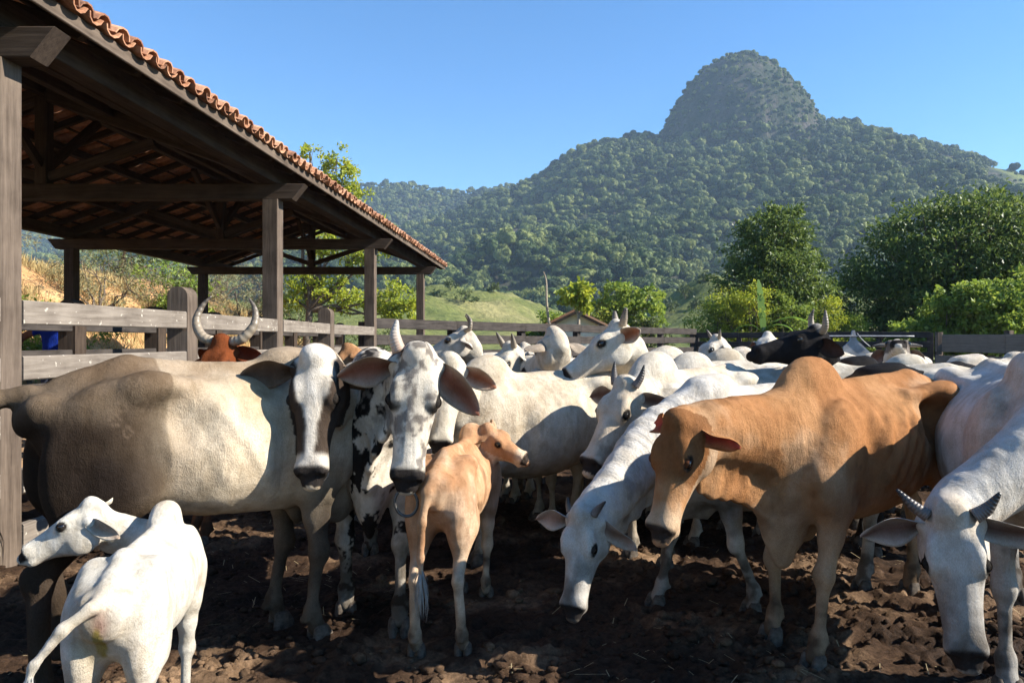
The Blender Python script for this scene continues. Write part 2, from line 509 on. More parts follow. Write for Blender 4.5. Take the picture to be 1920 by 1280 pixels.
def cow(name, label, cat, loc, heading, scale, poll, fwd, up, coat, group=None, legs=((0, 0), (0, 0), (0, 0), (0, 0)), horns=(), ears=None,
        voxel=0.011, calf=False, hump=0.17, hump_w=0.10, dewlap=1.0, ribs=0.0022, hollow=0.5, girth=1.0, tail=None, tuft=M_HAIR_DARK, headscale=1.0,
        ear_len=0.25, ear_wid=0.135, ear_in=(0.25, 0.13, 0.10), ear_out=None, ear_edge=None, horn_mat=None, polled_bump=0.03, neckfat=1.0, ring=False, legfat=1.0, build_hoof=True, belly=0.0, foldamp=0.15, lenf=1.0, ear_sag=0.16, bony=0.0, brisket=0.0, facelen=1.0, lid=(0.03, 0.026, 0.023)):
    """loc = ground point under mid-body (world x,y); heading in degrees; poll = world point; fwd/up = world directions of face and forehead"""
    ch, sh = math.cos(math.radians(heading)), math.sin(math.radians(heading))
    def to_local(p):
        x, y, z = p[0] - loc[0], p[1] - loc[1], p[2]
        return np.array((x * ch + y * sh, -x * sh + y * ch, z)) / scale
    def vlocal(v):
        return np.array((v[0] * ch + v[1] * sh, -v[0] * sh + v[1] * ch, v[2]))
    PH = to_local(poll)
    fx = unit(vlocal(fwd)); fz = vlocal(up); fz = unit(fz - fx * fz.dot(fx)); fy = np.cross(fz, fx)
    HM = (fx, fy, fz)
    hs = headscale
    FL = lambda x: x if x < 0.1 else 0.1 + (x - 0.1) * facelen
    H = lambda x, y, z: PH + (fx * FL(x) + fy * y + fz * z) * hs
    hc = H(0.25, 0, -0.08)
    lo = np.minimum(np.array((-1.08, -0.48, -0.02)), hc - 0.42 * hs); hi = np.maximum(np.array((0.9, 0.48, 1.62)), hc + 0.42 * hs)
    if tail is not None:
        tl = np.array(tail); lo = np.minimum(lo, tl.min(0) - 0.08); hi = np.maximum(hi, tl.max(0) + 0.08)
    f = Field(lo, hi, voxel / scale)
    # trunk
    lx = lambda x: x if x > 0.5 else 0.5 - (0.5 - x) * lenf
    hsft = lx(-0.6) + 0.6
    st = [(lx(x), zt, zb + (0.0 if calf else 0.03) - belly * math.exp(-((x - 0.05) / 0.4) ** 2), w * girth) for x, zt, zb, w in (CALF if calf else ADULT)]
    f.loft((0, 0, 0), ((1, 0, 0), (0, 1, 0), (0, 0, 1)), st, 0.05, 2.25, (-0.98, -0.46, 0.4), (0.92, 0.46, 1.45), 1.6, (ribs, lx(-0.30), 0.42))
    f.cone((lx(-0.75), 0, 1.20), (lx(-0.45), 0, 1.285), 0.035, 0.04, 0.05)
    f.cone((lx(-0.45), 0, 1.285), (0.4, 0, 1.255), 0.035, 0.04, 0.05)
    if bony > 0:
        for s_ in (1, -1):
            f.ell((-0.43 + hsft, s_ * 0.215, 1.225), (0.055, 0.028, 0.034), 0.06)
            f.cone((-0.43 + hsft, s_ * 0.19, 1.225), (lx(-0.16), s_ * 0.15, 1.225), 0.03, 0.025, 0.05)
            f.ell((-0.78 + hsft, s_ * 0.085, 1.16), (0.045, 0.030, 0.035), 0.05)
        f.cone((lx(-0.72), 0, 1.245), (lx(-0.42), 0, 1.315), 0.022, 0.028, 0.035)
        f.cone((lx(-0.42), 0, 1.315), (lx(0.2), 0, 1.285), 0.022, 0.022, 0.035)
    # hump
    if hump > 0:
        a = math.radians(18)
        f.ell((0.50, 0, 1.25 + hump * 0.28), (0.19, hump_w, hump * 0.85), 0.13, ((math.cos(a), 0, -math.sin(a)), (0, 1, 0), (math.sin(a), 0, math.cos(a))))
        f.ell((0.44, 0, 1.26 + hump * 0.62), (0.10, hump_w * 0.7, hump * 0.42), 0.10)
    T = 1.0 if not calf else 0.86
    HX = lambda i: legs[i]
    lf = legfat * 0.86
    feet = []
    for s_, i in ((1, 0), (-1, 1)):
        dx, dy = HX(i)
        y0 = s_ * (0.165 if not calf else 0.13)
        f.ell((0.50, s_ * 0.17 * T, 0.98), (0.15, 0.075, 0.26), 0.07, ((0.94, 0, 0.34), (0, 1, 0), (-0.34, 0, 0.94)))
        f.cone((0.60, s_ * 0.16 * T, 0.92), (0.47, y0, 0.72), (0.075 * lf, 0.12), (0.065 * lf, 0.095), 0.07)
        K = np.array((0.51 + dx * 0.5, y0 * 0.92 + dy * 0.5, 0.425)); Fk = np.array((0.50 + dx * 0.95, y0 * 0.88 + dy * 0.95, 0.145))
        P_ = np.array((0.53 + dx, y0 * 0.88 + dy, 0.065))
        E_ = np.array((0.475 + dx * 0.12, y0 + dy * 0.1, 0.73))
        mid = E_ * 0.55 + K * 0.45
        f.cone(E_, mid, (0.068 * lf, 0.095 * lf), (0.055 * lf, 0.066 * lf), 0.05)
        f.cone(mid, K, (0.055 * lf, 0.066 * lf), (0.045 * lf, 0.048 * lf), 0.04)
        f.ell(K + (0.010, 0, -0.005), (0.056 * lf, 0.054 * lf, 0.062), 0.025)
        f.cone(K, Fk, (0.034 * lf, 0.038 * lf), (0.031 * lf, 0.035 * lf), 0.025)
        f.ell(Fk, (0.046 * lf, 0.046 * lf, 0.045), 0.025)
        f.cone(Fk, P_, (0.04 * lf, 0.036 * lf), (0.044, 0.042), 0.025)
        f.ell(Fk + (-0.042, 0, -0.03), (0.018, 0.03, 0.018), 0.015)
        feet.append(P_)
    for s_, i in ((1, 2), (-1, 3)):
        dx, dy = HX(i)
        y0 = s_ * (0.155 if not calf else 0.125)
        f.ell((-0.43 + hsft, s_ * 0.185 * T, 1.215), (0.09, 0.05, 0.055), 0.12)
        f.ell((-0.765 + hsft, s_ * 0.095 * T, 1.13), (0.045, 0.040, 0.055), 0.08)
        f.ell((-0.60 + hsft, s_ * 0.155 * T, 0.96), (0.19 * (0.9 if calf else 1), 0.10, 0.29), 0.06, ((0.97, 0, -0.24), (0, 1, 0), (0.24, 0, 0.97)))
        S_ = np.array((-0.43 + hsft + dx * 0.15, s_ * 0.19 * T, 0.80)); Hk = np.array((-0.735 + hsft + dx * 0.6, y0 + dy * 0.5, 0.505)); Fk = np.array((-0.69 + hsft + dx * 0.96, y0 + dy * 0.95, 0.15))
        P_ = np.array((-0.655 + hsft + dx, y0 + dy, 0.065))
        f.ell(S_ + (-0.05, -0.01 * s_, 0.03), (0.12, 0.08, 0.12), 0.07)
        G0 = np.array((-0.56 + hsft + dx * 0.15, s_ * 0.165 * T, 0.79))
        f.cone(G0, Hk + (0.03, 0, 0.07), (0.075 * lf, 0.13 * lf), (0.040 * lf, 0.052 * lf), 0.06)
        f.cone(Hk + (0.04, 0, 0.09), Hk, (0.036 * lf, 0.055 * lf), (0.042 * lf, 0.058 * lf), 0.035)
        f.ell(Hk + (-0.03, 0, 0.035), (0.035, 0.032 * lf, 0.045), 0.03)
        f.cone(Hk, Fk, (0.038 * lf, 0.050 * lf), (0.036 * lf, 0.042 * lf), 0.03)
        f.ell(Fk, (0.048 * lf, 0.048 * lf, 0.045), 0.025)
        f.cone(Fk, P_, (0.042 * lf, 0.036 * lf), (0.046, 0.042), 0.025)
        f.ell(Fk + (-0.042, 0, -0.03), (0.018, 0.03, 0.018), 0.015)
        feet.append(P_)
        if not calf:
            f.ell((0.29, s_ * 0.345 * girth, 0.96), (0.055, 0.075, 0.27), 0.07, sub=True)      # crease behind the shoulder
        if bony > 0:
            f.ell((-0.28 + hsft, s_ * 0.36, 1.09), (0.15, 0.15 + 0.03 * bony, 0.13), 0.06, sub=True)
        # hollow flank in front of the hip
        if hollow > 0:
            f.ell((-0.33 + hsft, s_ * 0.40 * girth, 1.10), (0.11, 0.15 + 0.045 * hollow, 0.11), 0.08, sub=True)
    # brisket
    f.ell((0.68, 0, 0.72), (0.13, 0.075 * neckfat, 0.17), 0.10)
    if brisket > 0: f.ell((0.66, 0, 0.66 - brisket * 0.5), (0.10, 0.045, 0.11 + brisket * 0.5), 0.06)
    # neck
    pe = H(0.015, 0, -0.085)
    b0 = np.array((0.56, 0, 1.02)) if not calf else np.array((0.50, 0, 1.03))
    Ln = np.linalg.norm(pe - b0)
    c1 = b0 + np.array((0.85, 0, 0.25)) / 0.886 * Ln * 0.36
    back = unit(unit(b0 - pe) * 0.75 - fz * 0.4 - fx * 0.15)
    c2 = pe + back * Ln * 0.33
    bz = lambda t: (1 - t) ** 3 * b0 + 3 * t * (1 - t) ** 2 * c1 + 3 * t * t * (1 - t) * c2 + t ** 3 * pe
    nseg = 8
    pts = [bz(i / nseg) for i in range(nseg + 1)]
    nr = 0.78 if calf else 1.0
    sides = [unit(np.array((0, 1, 0)) * (1 - t) + fy * t) for t in np.linspace(0, 1, nseg + 1)]
    ru = np.interp(np.linspace(0, 1, nseg + 1), [0, 0.3, 0.7, 1], [0.15, 0.118, 0.094, 0.09]) * nr * neckfat
    rv = np.interp(np.linspace(0, 1, nseg + 1), [0, 0.3, 0.7, 1], [0.245, 0.178, 0.132, 0.112]) * nr
    for i in range(nseg):
        f.cone(pts[i], pts[i + 1], (ru[i], rv[i]), (ru[i + 1], rv[i + 1]), 0.06, sides[i])
    # dewlap
    if dewlap > 0:
        for i in range(nseg - 1):
            def low(j):
                t = unit(pts[min(j + 1, nseg)] - pts[max(j - 1, 0)]); u = np.cross(t, sides[j]);
                if u[2] > 0 and abs(u[2]) > 0.0: u = -u
                if unit(pts[-1] - pts[0])[2] < -0.35: pass
                return pts[j] + u * (rv[j] * 0.95 + 0.04 * dewlap)
            f.cone(low(i), low(i + 1), (0.022, 0.085 * dewlap), (0.02, 0.08 * dewlap), 0.05, sides[i])
        f.cone((0.66, 0, 0.66), (0.44, 0, 0.58), (0.03, 0.07 * dewlap), (0.02, 0.05), 0.06)
    # head
    hst = [(-0.03, 0.035, -0.10, .060), (0.03, 0.062, -0.15, .088), (0.09, 0.066, -0.195, .104), (0.16, 0.060, -0.205, .106), (0.22, 0.050, -0.195, .096), (0.29, 0.040, -0.165, .080),
           (0.36, 0.031, -0.138, .071), (0.42, 0.026, -0.126, .068), (0.46, 0.024, -0.124, .072), (0.495, 0.016, -0.120, .073), (0.515, 0.002, -0.108, .064), (0.528, -0.018, -0.088, .045)]
    hst = [(FL(x) * hs, a * hs, b * hs, w * hs) for x, a, b, w in hst]
    f.loft(PH, HM, hst, 0.035, 2.35, hc - 0.40 * hs, hc + 0.40 * hs, 0.6)
    if polled_bump: f.ell(H(-0.005, 0, 0.045), (0.05 * hs, 0.06 * hs, polled_bump * hs + 0.02), 0.04, HM)
    for s_ in (1, -1):
        f.ell(H(0.150, s_ * 0.074, 0.038), (0.055 * hs, 0.024 * hs, 0.022 * hs), 0.035, HM)
        f.ell(H(0.190, s_ * 0.086, 0.008), (0.042 * hs, 0.020 * hs, 0.030 * hs), 0.03, HM)
        f.ell(H(0.115, s_ * 0.088, -0.145), (0.085 * hs, 0.030 * hs, 0.060 * hs), 0.05, HM)
        f.ell(H(0.188, s_ * 0.114, 0.026), (0.029 * hs, 0.021 * hs, 0.019 * hs), 0.010, HM, sub=True)
        f.ell(H(0.490, s_ * 0.045, -0.012), (0.032 * hs, 0.026 * hs, 0.032 * hs), 0.025, HM)
        f.ell(H(0.50, s_ * 0.03, -0.095), (0.03 * hs, 0.03 * hs, 0.025 * hs), 0.02, HM)
        f.ell(H(0.03, s_ * 0.085, -0.045), (0.04 * hs, 0.04 * hs, 0.04 * hs), 0.03, HM)
        f.cone(H(0.38, s_ * 0.074, -0.092), H(0.50, s_ * 0.066, -0.070), 0.006 * hs, 0.006 * hs, 0.012, sub=True)
        f.ell(H(0.524, s_ * 0.044, -0.010), (0.026 * hs, 0.013 * hs, 0.017 * hs), 0.010, HM, sub=True)
    # tail
    if tail is None:
        tail = [(-0.80, 0, 1.205), (-0.885, 0, 1.13), (-0.915, 0.01, 0.95), (-0.90, 0.02, 0.70), (-0.885, 0.02, 0.48)]
    tail = [(q[0] + hsft, q[1], q[2]) for q in tail]
    tr = np.linspace(0.036, 0.016, len(tail)); tr[0] = 0.045
    for i in range(len(tail) - 1):
        f.cone(tail[i], tail[i + 1], tr[i], tr[i + 1], 0.03)
    P, Q = f.mesh(2)
    # loose skin and muscle: uneven relief along the surface normals
    fn_ = np.cross(P[Q[:, 2]] - P[Q[:, 0]], P[Q[:, 3]] - P[Q[:, 1]])
    vn_ = np.zeros_like(P)
    for b_ in range(3):
        for c_ in range(4):
            vn_[:, b_] += np.bincount(Q[:, c_], weights=fn_[:, b_], minlength=len(P))
    vn_ /= np.linalg.norm(vn_, axis=1)[:, None] + 1e-9
    sd_ = len(label) % 7
    hd_ = 1 - 0.6 * (np.linalg.norm(P - hc, axis=1) < 0.30 * hs)
    P = P + vn_ * (hd_ * (0.011 * (fbm(P * np.array((1, 1, 0.55)), 7.0, 2, 60 + sd_) - 0.5) + 0.006 * (fbm(P * np.array((1, 1, 0.4)), 22.0, 2, 70 + sd_) - 0.5)))[:, None]
    P = P.astype(np.float32)
    # coat colours
    rel = P - PH.astype(np.float32)
    hx, hy, hz = (rel @ np.array(a, np.float32) / hs for a in HM)
    hx = np.where(hx < 0.1, hx, 0.1 + (hx - 0.1) / facelen)
    hlow = np.interp(hx, [-0.06, 0.03, 0.16, 0.30, 0.45, 0.56], [-0.06, -0.13, -0.215, -0.178, -0.140, -0.10])
    hwid = np.interp(hx, [-0.06, 0.03, 0.16, 0.30, 0.45, 0.56], [0.10, 0.125, 0.135, 0.105, 0.095, 0.09])
    inhead = ((hx > -0.06) & (hx < 0.56) & (np.abs(hy) < hwid) & (hz > hlow - 0.006) & (hz < 0.12)).astype(np.float32)
    # distance along the neck
    NP = np.array([bz(t) for t in np.linspace(0, 1, 40)], np.float32)
    dn = np.full(len(P), 9.0, np.float32); tn = np.zeros(len(P), np.float32)
    for i, q in enumerate(NP):
        d = np.linalg.norm(P - q, axis=1); m = d < dn; dn[m] = d[m]; tn[m] = i / 39
    inneck = (1 - sstep(0.20, 0.33, dn)) * (1 - inhead) * sstep(0.44, 0.66, P[:, 0])
    fold = np.zeros((len(P), 3), np.float32)
    fold[:, 0] = tn * Ln * 1.4; fold[:, 1] = inneck * foldamp * sstep(0.0, 0.15, tn) * (1 - sstep(0.9, 1.0, tn))
    PC = P.copy(); PC[:, 0] = np.where(P[:, 0] < 0.5, 0.5 - (0.5 - P[:, 0]) / lenf, P[:, 0])
    C = coat(PC, hx, hy, hz, inhead, tn, inneck).astype(np.float32)
    me = fast_mesh(name + '_body', P, Q)
    me.materials.append(M_COAT)
    set_color(me, 'coat', C); set_color(me, 'fold', fold)
    root = empty(name, (loc[0], loc[1], -0.003), math.radians(heading))
    root.scale = (scale,) * 3
    tagobj(root, label, cat, group)
    link_mesh('body', me, None, root)
    # eyes
    for s_ in (1, -1):
        c = H(0.188, s_ * 0.0885, 0.013)
        bm = bmesh.new(); bmesh.ops.create_uvsphere(bm, u_segments=14, v_segments=10, radius=0.026 * hs)
        em = bpy.data.meshes.new('eye'); bm.to_mesh(em); bm.free()
        em.polygons.foreach_set('use_smooth', [True] * len(em.polygons))
        o = link_mesh('eye', em, M_EYE, root); o.location = c
        # lids: a shell round the eyeball, open along a slit
        if voxel < 0.014:
            o_ = unit(fy * s_ + fz * 0.35 + fx * 0.1); t_ = unit(fx - o_ * fx.dot(o_)); n_ = np.cross(o_, t_)
            if n_.dot(fz) < 0: n_ = -n_
            LV = []; LF = []; nu_, nv_ = 16, 10
            for q0, q1 in ((0.30, 1.35), (-1.35, -0.42)):
                b_ = len(LV)
                for a_ in range(nu_ + 1):
                    al = math.pi * (a_ / nu_ - 0.5) * 1.0
                    for e_ in range(nv_ + 1):
                        el = q0 + (q1 - q0) * e_ / nv_
                        el = el * (0.35 + 0.65 * math.cos(al)) if abs(el) < 0.5 else el
                        dr = o_ * (math.cos(al) * math.cos(el)) + t_ * math.sin(al) * math.cos(el) + n_ * math.sin(el)
                        LV.append(c + dr * 0.0285 * hs)
                for a_ in range(nu_):
                    for e_ in range(nv_):
                        k_ = b_ + a_ * (nv_ + 1) + e_; LF.append((k_, k_ + 1, k_ + nv_ + 2, k_ + nv_ + 1))
            lo_ = mesh_obj('eyelid', LV, LF, M_COAT, root, True)
            set_color(lo_.data, 'coat', np.tile(np.array(lid, np.float32), (len(LV), 1))); set_color(lo_.data, 'fold', np.zeros((len(LV), 3), np.float32))
    ec = ear_out
    if ec is None:
        ec = tuple(C[(np.abs(hx - 0.1) < 0.06) & (inhead > 0) & (hz > 0)].mean(0))
    if ears is None:
        ears = [((-0.15, 1, -0.35), (0.75, 0.1, -0.25)), ((-0.15, -1, -0.35), (0.75, -0.1, -0.25))]
    for s_, (dv, fv) in zip((1, -1), ears):
        D_ = fx * dv[0] + fy * dv[1] + fz * dv[2]; F_ = fx * fv[0] + fy * fv[1] + fz * fv[2]
        make_ear(root, H(0.025, s_ * 0.085, -0.045), D_, F_, ear_len * hs, ear_wid * hs, ec, ear_in, ear_edge, ear_sag)
    for hp, hr in horns:
        tube('horn', [H(*p) for p in hp], [r * hs for r in hr], horn_mat or M_HORN_DARK, root)
    if build_hoof:
        for p in feet:
            make_hoof(root, (p[0] + 0.012, p[1], 0.0), 0.0, 1.06)
    if ring:
        c = H(0.545, 0, -0.045); pts2 = []
        dn_ = vlocal((0, 0, -1)); sd = fy
        for k in range(13):
            a = 2 * math.pi * k / 12
            pts2.append(c + dn_ * 0.062 * (1 - math.cos(a)) + sd * 0.052 * math.sin(a))
        tube('nose_ring', pts2, [0.0072] * 13, M_IRON, root, 8)
    if tuft is not None:
        e = np.array(tail[-1]); d0 = unit(np.array(tail[-1]) - np.array(tail[-2]))
        rs = random.Random(len(label)); V = []; F = []
        for k in range(70):
            a = rs.random() * 6.283; r = 0.02 * math.sqrt(rs.random())
            sd = unit(np.cross(d0, (math.cos(a), math.sin(a), 0.2)))
            st_ = e - d0 * rs.uniform(0.0, 0.12) + sd * 0.012; w = unit(np.cross(d0, sd)) * 0.004
            Lh = rs.uniform(0.14, 0.26); b = len(V)
            for q in range(4):
                t = q / 3; p = st_ + (d0 * (1 - 0.3 * t) + np.array((0, 0, -1)) * 0.35 * t) * Lh * t + sd * 0.035 * math.sin(t * 2.6)
                V += [p - w * (1.05 - t), p + w * (1.05 - t)]
            for q in range(3): F.append((b + 2 * q, b + 2 * q + 1, b + 2 * q + 3, b + 2 * q + 2))
        mesh_obj('tail_switch', V, F, tuft, root)
    return root

# coat colour functions --------------------------------------------------------
def mixc(a, b, m):
    m = m[:, None]; return a * (1 - m) + np.array(b, np.float32) * m
def face_marks(C, hx, hy, hz, inhead, nose=(0.03, 0.026, 0.025), noselen=0.482, rim=(0.02, 0.018, 0.016), rimsize=1.0):
    m = inhead * sstep(noselen, noselen + 0.016, hx - 0.25 * np.maximum(0, np.abs(hy) - 0.05)) * (1 - sstep(-0.075, -0.060, -hz * -1.0)) if False else inhead * sstep(noselen, noselen + 0.016, hx - 0.3 * np.maximum(0, np.abs(hy) - 0.045)) * sstep(-0.072, -0.060, hz)
    C = mixc(C, nose, m)
    for s_ in (1, -1):
        e = np.sqrt(((hx - 0.188) / (0.048 * rimsize)) ** 2 + ((hz - 0.012) / (0.034 * rimsize)) ** 2)
        C = mixc(C, rim, inhead * (hy * s_ > 0.05) * (1 - sstep(0.72, 1.0, e)))
    return C
def dirty(C, P, amt=1.0, col=(0.042, 0.030, 0.021), seed=3, top=0.72):
    n = fbm(P, 9.0, 4, seed)
    m = (1 - sstep(0.10, top + 0.12, P[:, 2] + (n - 0.5) * 0.55)) * (0.62 + 0.38 * sstep(0.40, 0.6, fbm(P, 14.0, 3, seed + 5))) * amt * 1.3
    C = mixc(C, col, np.clip(m, 0, 0.88))
    blot = sstep(0.60, 0.72, fbm(P, 6.0, 5, seed + 9)) * (P[:, 2] < 1.2) * 0.5 * amt
    return mixc(C, col, blot)
def coat_white(tint=(0.60, 0.56, 0.49), grey=(0.44, 0.42, 0.39), greyamt=0.5, seed=1, dirt=0.8, facegrey=0.25):
    def fn(P, hx, hy, hz, inhead, tn, inneck):
        C = np.tile(np.array(tint, np.float32), (len(P), 1))
        n = fbm(P, 3.0, 4, seed)
        C = mixc(C, grey, greyamt * sstep(0.48, 0.70, n))
        C = mixc(C, grey, greyamt * 0.5 * inneck * (P[:, 2] < 1.1))
        C = mixc(C, grey, facegrey * inhead * sstep(0.42, 0.6, fbm(P, 12.0, 3, seed + 2)))
        C = mixc(C, (0.50, 0.40, 0.29), 0.5 * sstep(0.55, 0.72, fbm(P, 2.2, 3, seed + 7)))
        C = dirty(C, P, dirt, seed=seed + 11)
        return face_marks(C, hx, hy, hz, inhead)
    return fn
def coat_scouring(fn0):
    def fn(P, hx, hy, hz, inhead, tn, inneck):
        C = fn0(P, hx, hy, hz, inhead, tn, inneck)
        x, y, z = P.T
        rear = (x < -0.70) * (1 - inhead)
        C = mixc(C, (0.42, 0.20, 0.15), 0.7 * rear * np.exp(-((y / 0.035) ** 2 + ((z - 1.06) / 0.07) ** 2)))
        C = mixc(C, (0.30, 0.22, 0.03), 0.95 * rear * (1 - sstep(0.7, 1.0, np.sqrt(((y - 0.012) / 0.030) ** 2 + ((z - 0.96) / 0.11) ** 2))))
        C = mixc(C, (0.45, 0.38, 0.22), 0.5 * rear * np.exp(-(((y - 0.06) / 0.06) ** 2 + ((z - 0.95) / 0.13) ** 2)))
        return C
    return fn
def coat_greybrown(P, hx, hy, hz, inhead, tn, inneck):
    C = np.tile(np.array((0.60, 0.51, 0.39), np.float32), (len(P), 1))
    n = fbm(P, 4.0, 4, 21)
    x, y, z = P[:, 0], P[:, 1], P[:, 2]
    dark = (0.011, 0.008, 0.007); brown = (0.030, 0.020, 0.014)
    C = mixc(C, (0.17, 0.11, 0.065), 0.75 * sstep(1.14, 1.30, z + (n - 0.5) * 0.2) * (x < 0.5))
    rump = (1 - sstep(-0.66, -0.20, x + (n - 0.5) * 0.35))
    C = mixc(C, (0.13, 0.085, 0.052), 0.8 * (1 - sstep(-0.45, -0.02, x + (n - 0.5) * 0.45)))
    C = mixc(C, brown, 0.95 * rump * (1 - 0.75 * sstep(1.05, 1.24, z + (n - 0.5) * 0.2)))
    C = mixc(C, dark, 0.92 * np.exp(-(((x + 0.60) / 0.23) ** 2 + ((z - 0.88) / 0.27) ** 2)) * (x < -0.2))
    C = mixc(C, dark, 0.6 * np.exp(-(((x + 0.36) / 0.09) ** 2 + ((z - 1.02) / 0.22) ** 2)))
    C = mixc(C, (0.42, 0.34, 0.25), 0.6 * sstep(0.46, 0.64, n) * (x > -0.3))
    C = mixc(C, dark, 0.95 * np.exp(-(((x - 0.50) / 0.14) ** 2 + ((z - 0.58) / 0.28) ** 2)))
    C = mixc(C, (0.16, 0.12, 0.09), 0.7 * inneck * sstep(0.35, 0.65, fbm(P, 5.0, 3, 5)))
    C = mixc(C, (0.06, 0.045, 0.034), 0.8 * (1 - sstep(0.35, 0.75, z + (n - 0.5) * 0.3)) * (1 - inhead))
    # face: dark cheeks, white blaze on forehead and down the nose
    C = mixc(C, (0.055, 0.041, 0.033), inhead)
    w = np.interp(hx, [0, 0.12, 0.2, 0.28, 0.4, 0.5], [0.085, 0.074, 0.045, 0.024, 0.016, 0.026]) + (fbm(P, 16.0, 3, 8) - 0.5) * 0.05
    bl = inhead * (1 - sstep(-0.012, 0.012, np.abs(hy) - w)) * (hz > -0.06)
    C = mixc(C, (0.68, 0.63, 0.56), bl * 0.93)
    C = mixc(C, (0.50, 0.46, 0.41), inhead * sstep(0.41, 0.44, hx))
    C = mixc(C, (0.42, 0.30, 0.16), 0.55 * np.exp(-(((x - 0.12) / 0.10) ** 2 + ((z - 1.17) / 0.09) ** 2)) * (y < 0) * (1 - inhead))
    C = mixc(C, (0.55, 0.06, 0.07), 0.75 * np.exp(-(((x - 0.36) / 0.03) ** 2 + ((z - 1.16) / 0.055) ** 2)) * (y < 0) * (1 - inhead) * sstep(0.4, 0.5, fbm(P, 30.0, 2, 4)))
    C = dirty(C, P, 0.6, seed=6, top=0.4)
    # old brand marks on the hip
    for cx, cz, r in ((-0.52, 1.16, 0.022), (-0.55, 1.11, 0.020), (-0.44, 1.165, 0.024), (-0.50, 1.06, 0.018)):
        d = np.abs(np.sqrt((x - cx) ** 2 + (z - cz) ** 2) - r)
        C = mixc(C, (0.16, 0.12, 0.09), 0.35 * (d < 0.005) * (y < 0))
    return face_marks(C, hx, hy, hz, inhead, noselen=0.468)
def coat_spotted(P, hx, hy, hz, inhead, tn, inneck):
    C = np.tile(np.array((0.64, 0.59, 0.51), np.float32), (len(P), 1))
    n = fbm(P, 12.0, 5, 33); n2 = fbm(P, 34.0, 3, 41)
    zone = np.exp(-(((P[:, 0] - 0.42) / 0.28) ** 2 + ((P[:, 2] - 0.98) / 0.26) ** 2)) + 0.35 * inneck
    C = mixc(C, (0.022, 0.020, 0.020), (1 - inhead) * sstep(0.60, 0.67, (n - 0.5) * 2.4 + 0.5 + 0.24 * zone + (n2 - 0.5) * 0.7))
    C = mixc(C, (0.30, 0.27, 0.24), 0.7 * (1 - inhead) * sstep(0.52, 0.66, n2) * (P[:, 2] > 1.1))
    C = mixc(C, (0.13, 0.115, 0.11), 0.8 * inhead * sstep(0.50, 0.60, fbm(P, 20.0, 4, 17)))
    C = mixc(C, (0.10, 0.085, 0.08), 0.7 * inhead * sstep(0.055, 0.085, np.abs(hy)) * sstep(0.14, 0.2, hx) * sstep(0.45, 0.55, fbm(P, 10.0, 3, 19)))
    C = dirty(C, P, 1.0, seed=14, top=0.6)
    return face_marks(C, hx, hy, hz, inhead, noselen=0.455, rimsize=1.15)
def coat_tan(base=(0.39, 0.205, 0.095), pale=(0.50, 0.38, 0.26), seed=50, red=(0.32, 0.14, 0.055), legpale=0.6, nose=(0.045, 0.035, 0.03), muzzlepale=0.8, headred=0.85):
    def fn(P, hx, hy, hz, inhead, tn, inneck):
        x, y, z = P.T
        C = np.tile(np.array(base, np.float32), (len(P), 1))
        n = fbm(P, 3.0, 4, seed)
        C = mixc(C, red, 0.6 * sstep(0.42, 0.62, n))
        C = mixc(C, pale, 0.35 * sstep(0.52, 0.68, fbm(P * np.array((1, 1, 0.6)), 5.0, 5, seed + 4)))
        C = mixc(C, tuple(c * 0.55 for c in red), 0.45 * sstep(0.56, 0.70, fbm(P, 8.0, 5, seed + 8)))
        C = mixc(C, pale, legpale * (1 - sstep(0.50, 0.85, z + (n - 0.5) * 0.3)) * (1 - inhead))
        C = mixc(C, tuple(c * 0.62 for c in red), headred * inhead * (1 - sstep(0.25, 0.40, hx + (fbm(P, 9, 3, 6) - 0.5) * 0.2)))
        C = mixc(C, pale, muzzlepale * inhead * sstep(0.36, 0.46, hx + (fbm(P, 18, 3, 3) - 0.5) * 0.08))
        C = mixc(C, pale, 0.6 * inhead * (hz < -0.10))
        C = dirty(C, P, 0.7, seed=seed + 2, top=0.35)
        return face_marks(C, hx, hy, hz, inhead, nose=nose)
    return fn
def coat_black(P, hx, hy, hz, inhead, tn, inneck):
    C = np.tile(np.array((0.016, 0.015, 0.016), np.float32), (len(P), 1))
    C = mixc(C, (0.30, 0.14, 0.055), 0.9 * inneck * sstep(0.3, 0.5, 1 - tn) * sstep(0.45, 0.55, fbm(P, 5, 3, 4)))
    C = mixc(C, (0.35, 0.33, 0.31), 0.8 * inhead * (1 - sstep(0.0, 0.04, hx)) * sstep(0.02, 0.04, hz))
    return dirty(C, P, 0.4, seed=2)
def coat_darkface(P, hx, hy, hz, inhead, tn, inneck):
    C = np.tile(np.array((0.60, 0.55, 0.48), np.float32), (len(P), 1))
    C = mixc(C, (0.12, 0.10, 0.09), 0.9 * inhead * sstep(0.03, 0.06, np.abs(hy)) * (hz > -0.08))
    C = dirty(C, P, 0.8, seed=61)
    return face_marks(C, hx, hy, hz, inhead, noselen=0.42)
# ------------------------------------------------------------------ ground and terrain
rng = np.random.RandomState(7)

def terrain_grid(name, xs, ys, zf, material, kind='structure'):
    X, Y = np.meshgrid(xs, ys, indexing='ij')
    Z = zf(X, Y)
    V = np.stack([X, Y, Z], -1).reshape(-1, 3)
    nx, ny = len(xs), len(ys)
    i = np.arange(nx - 1)[:, None] * ny + np.arange(ny - 1)[None, :]
    Q = np.stack([i, i + ny, i + ny + 1, i + 1], -1).reshape(-1, 4)
    me = fast_mesh(name, V, Q)
    o = link_mesh(name, me, material)
    o['kind'] = kind
    return o

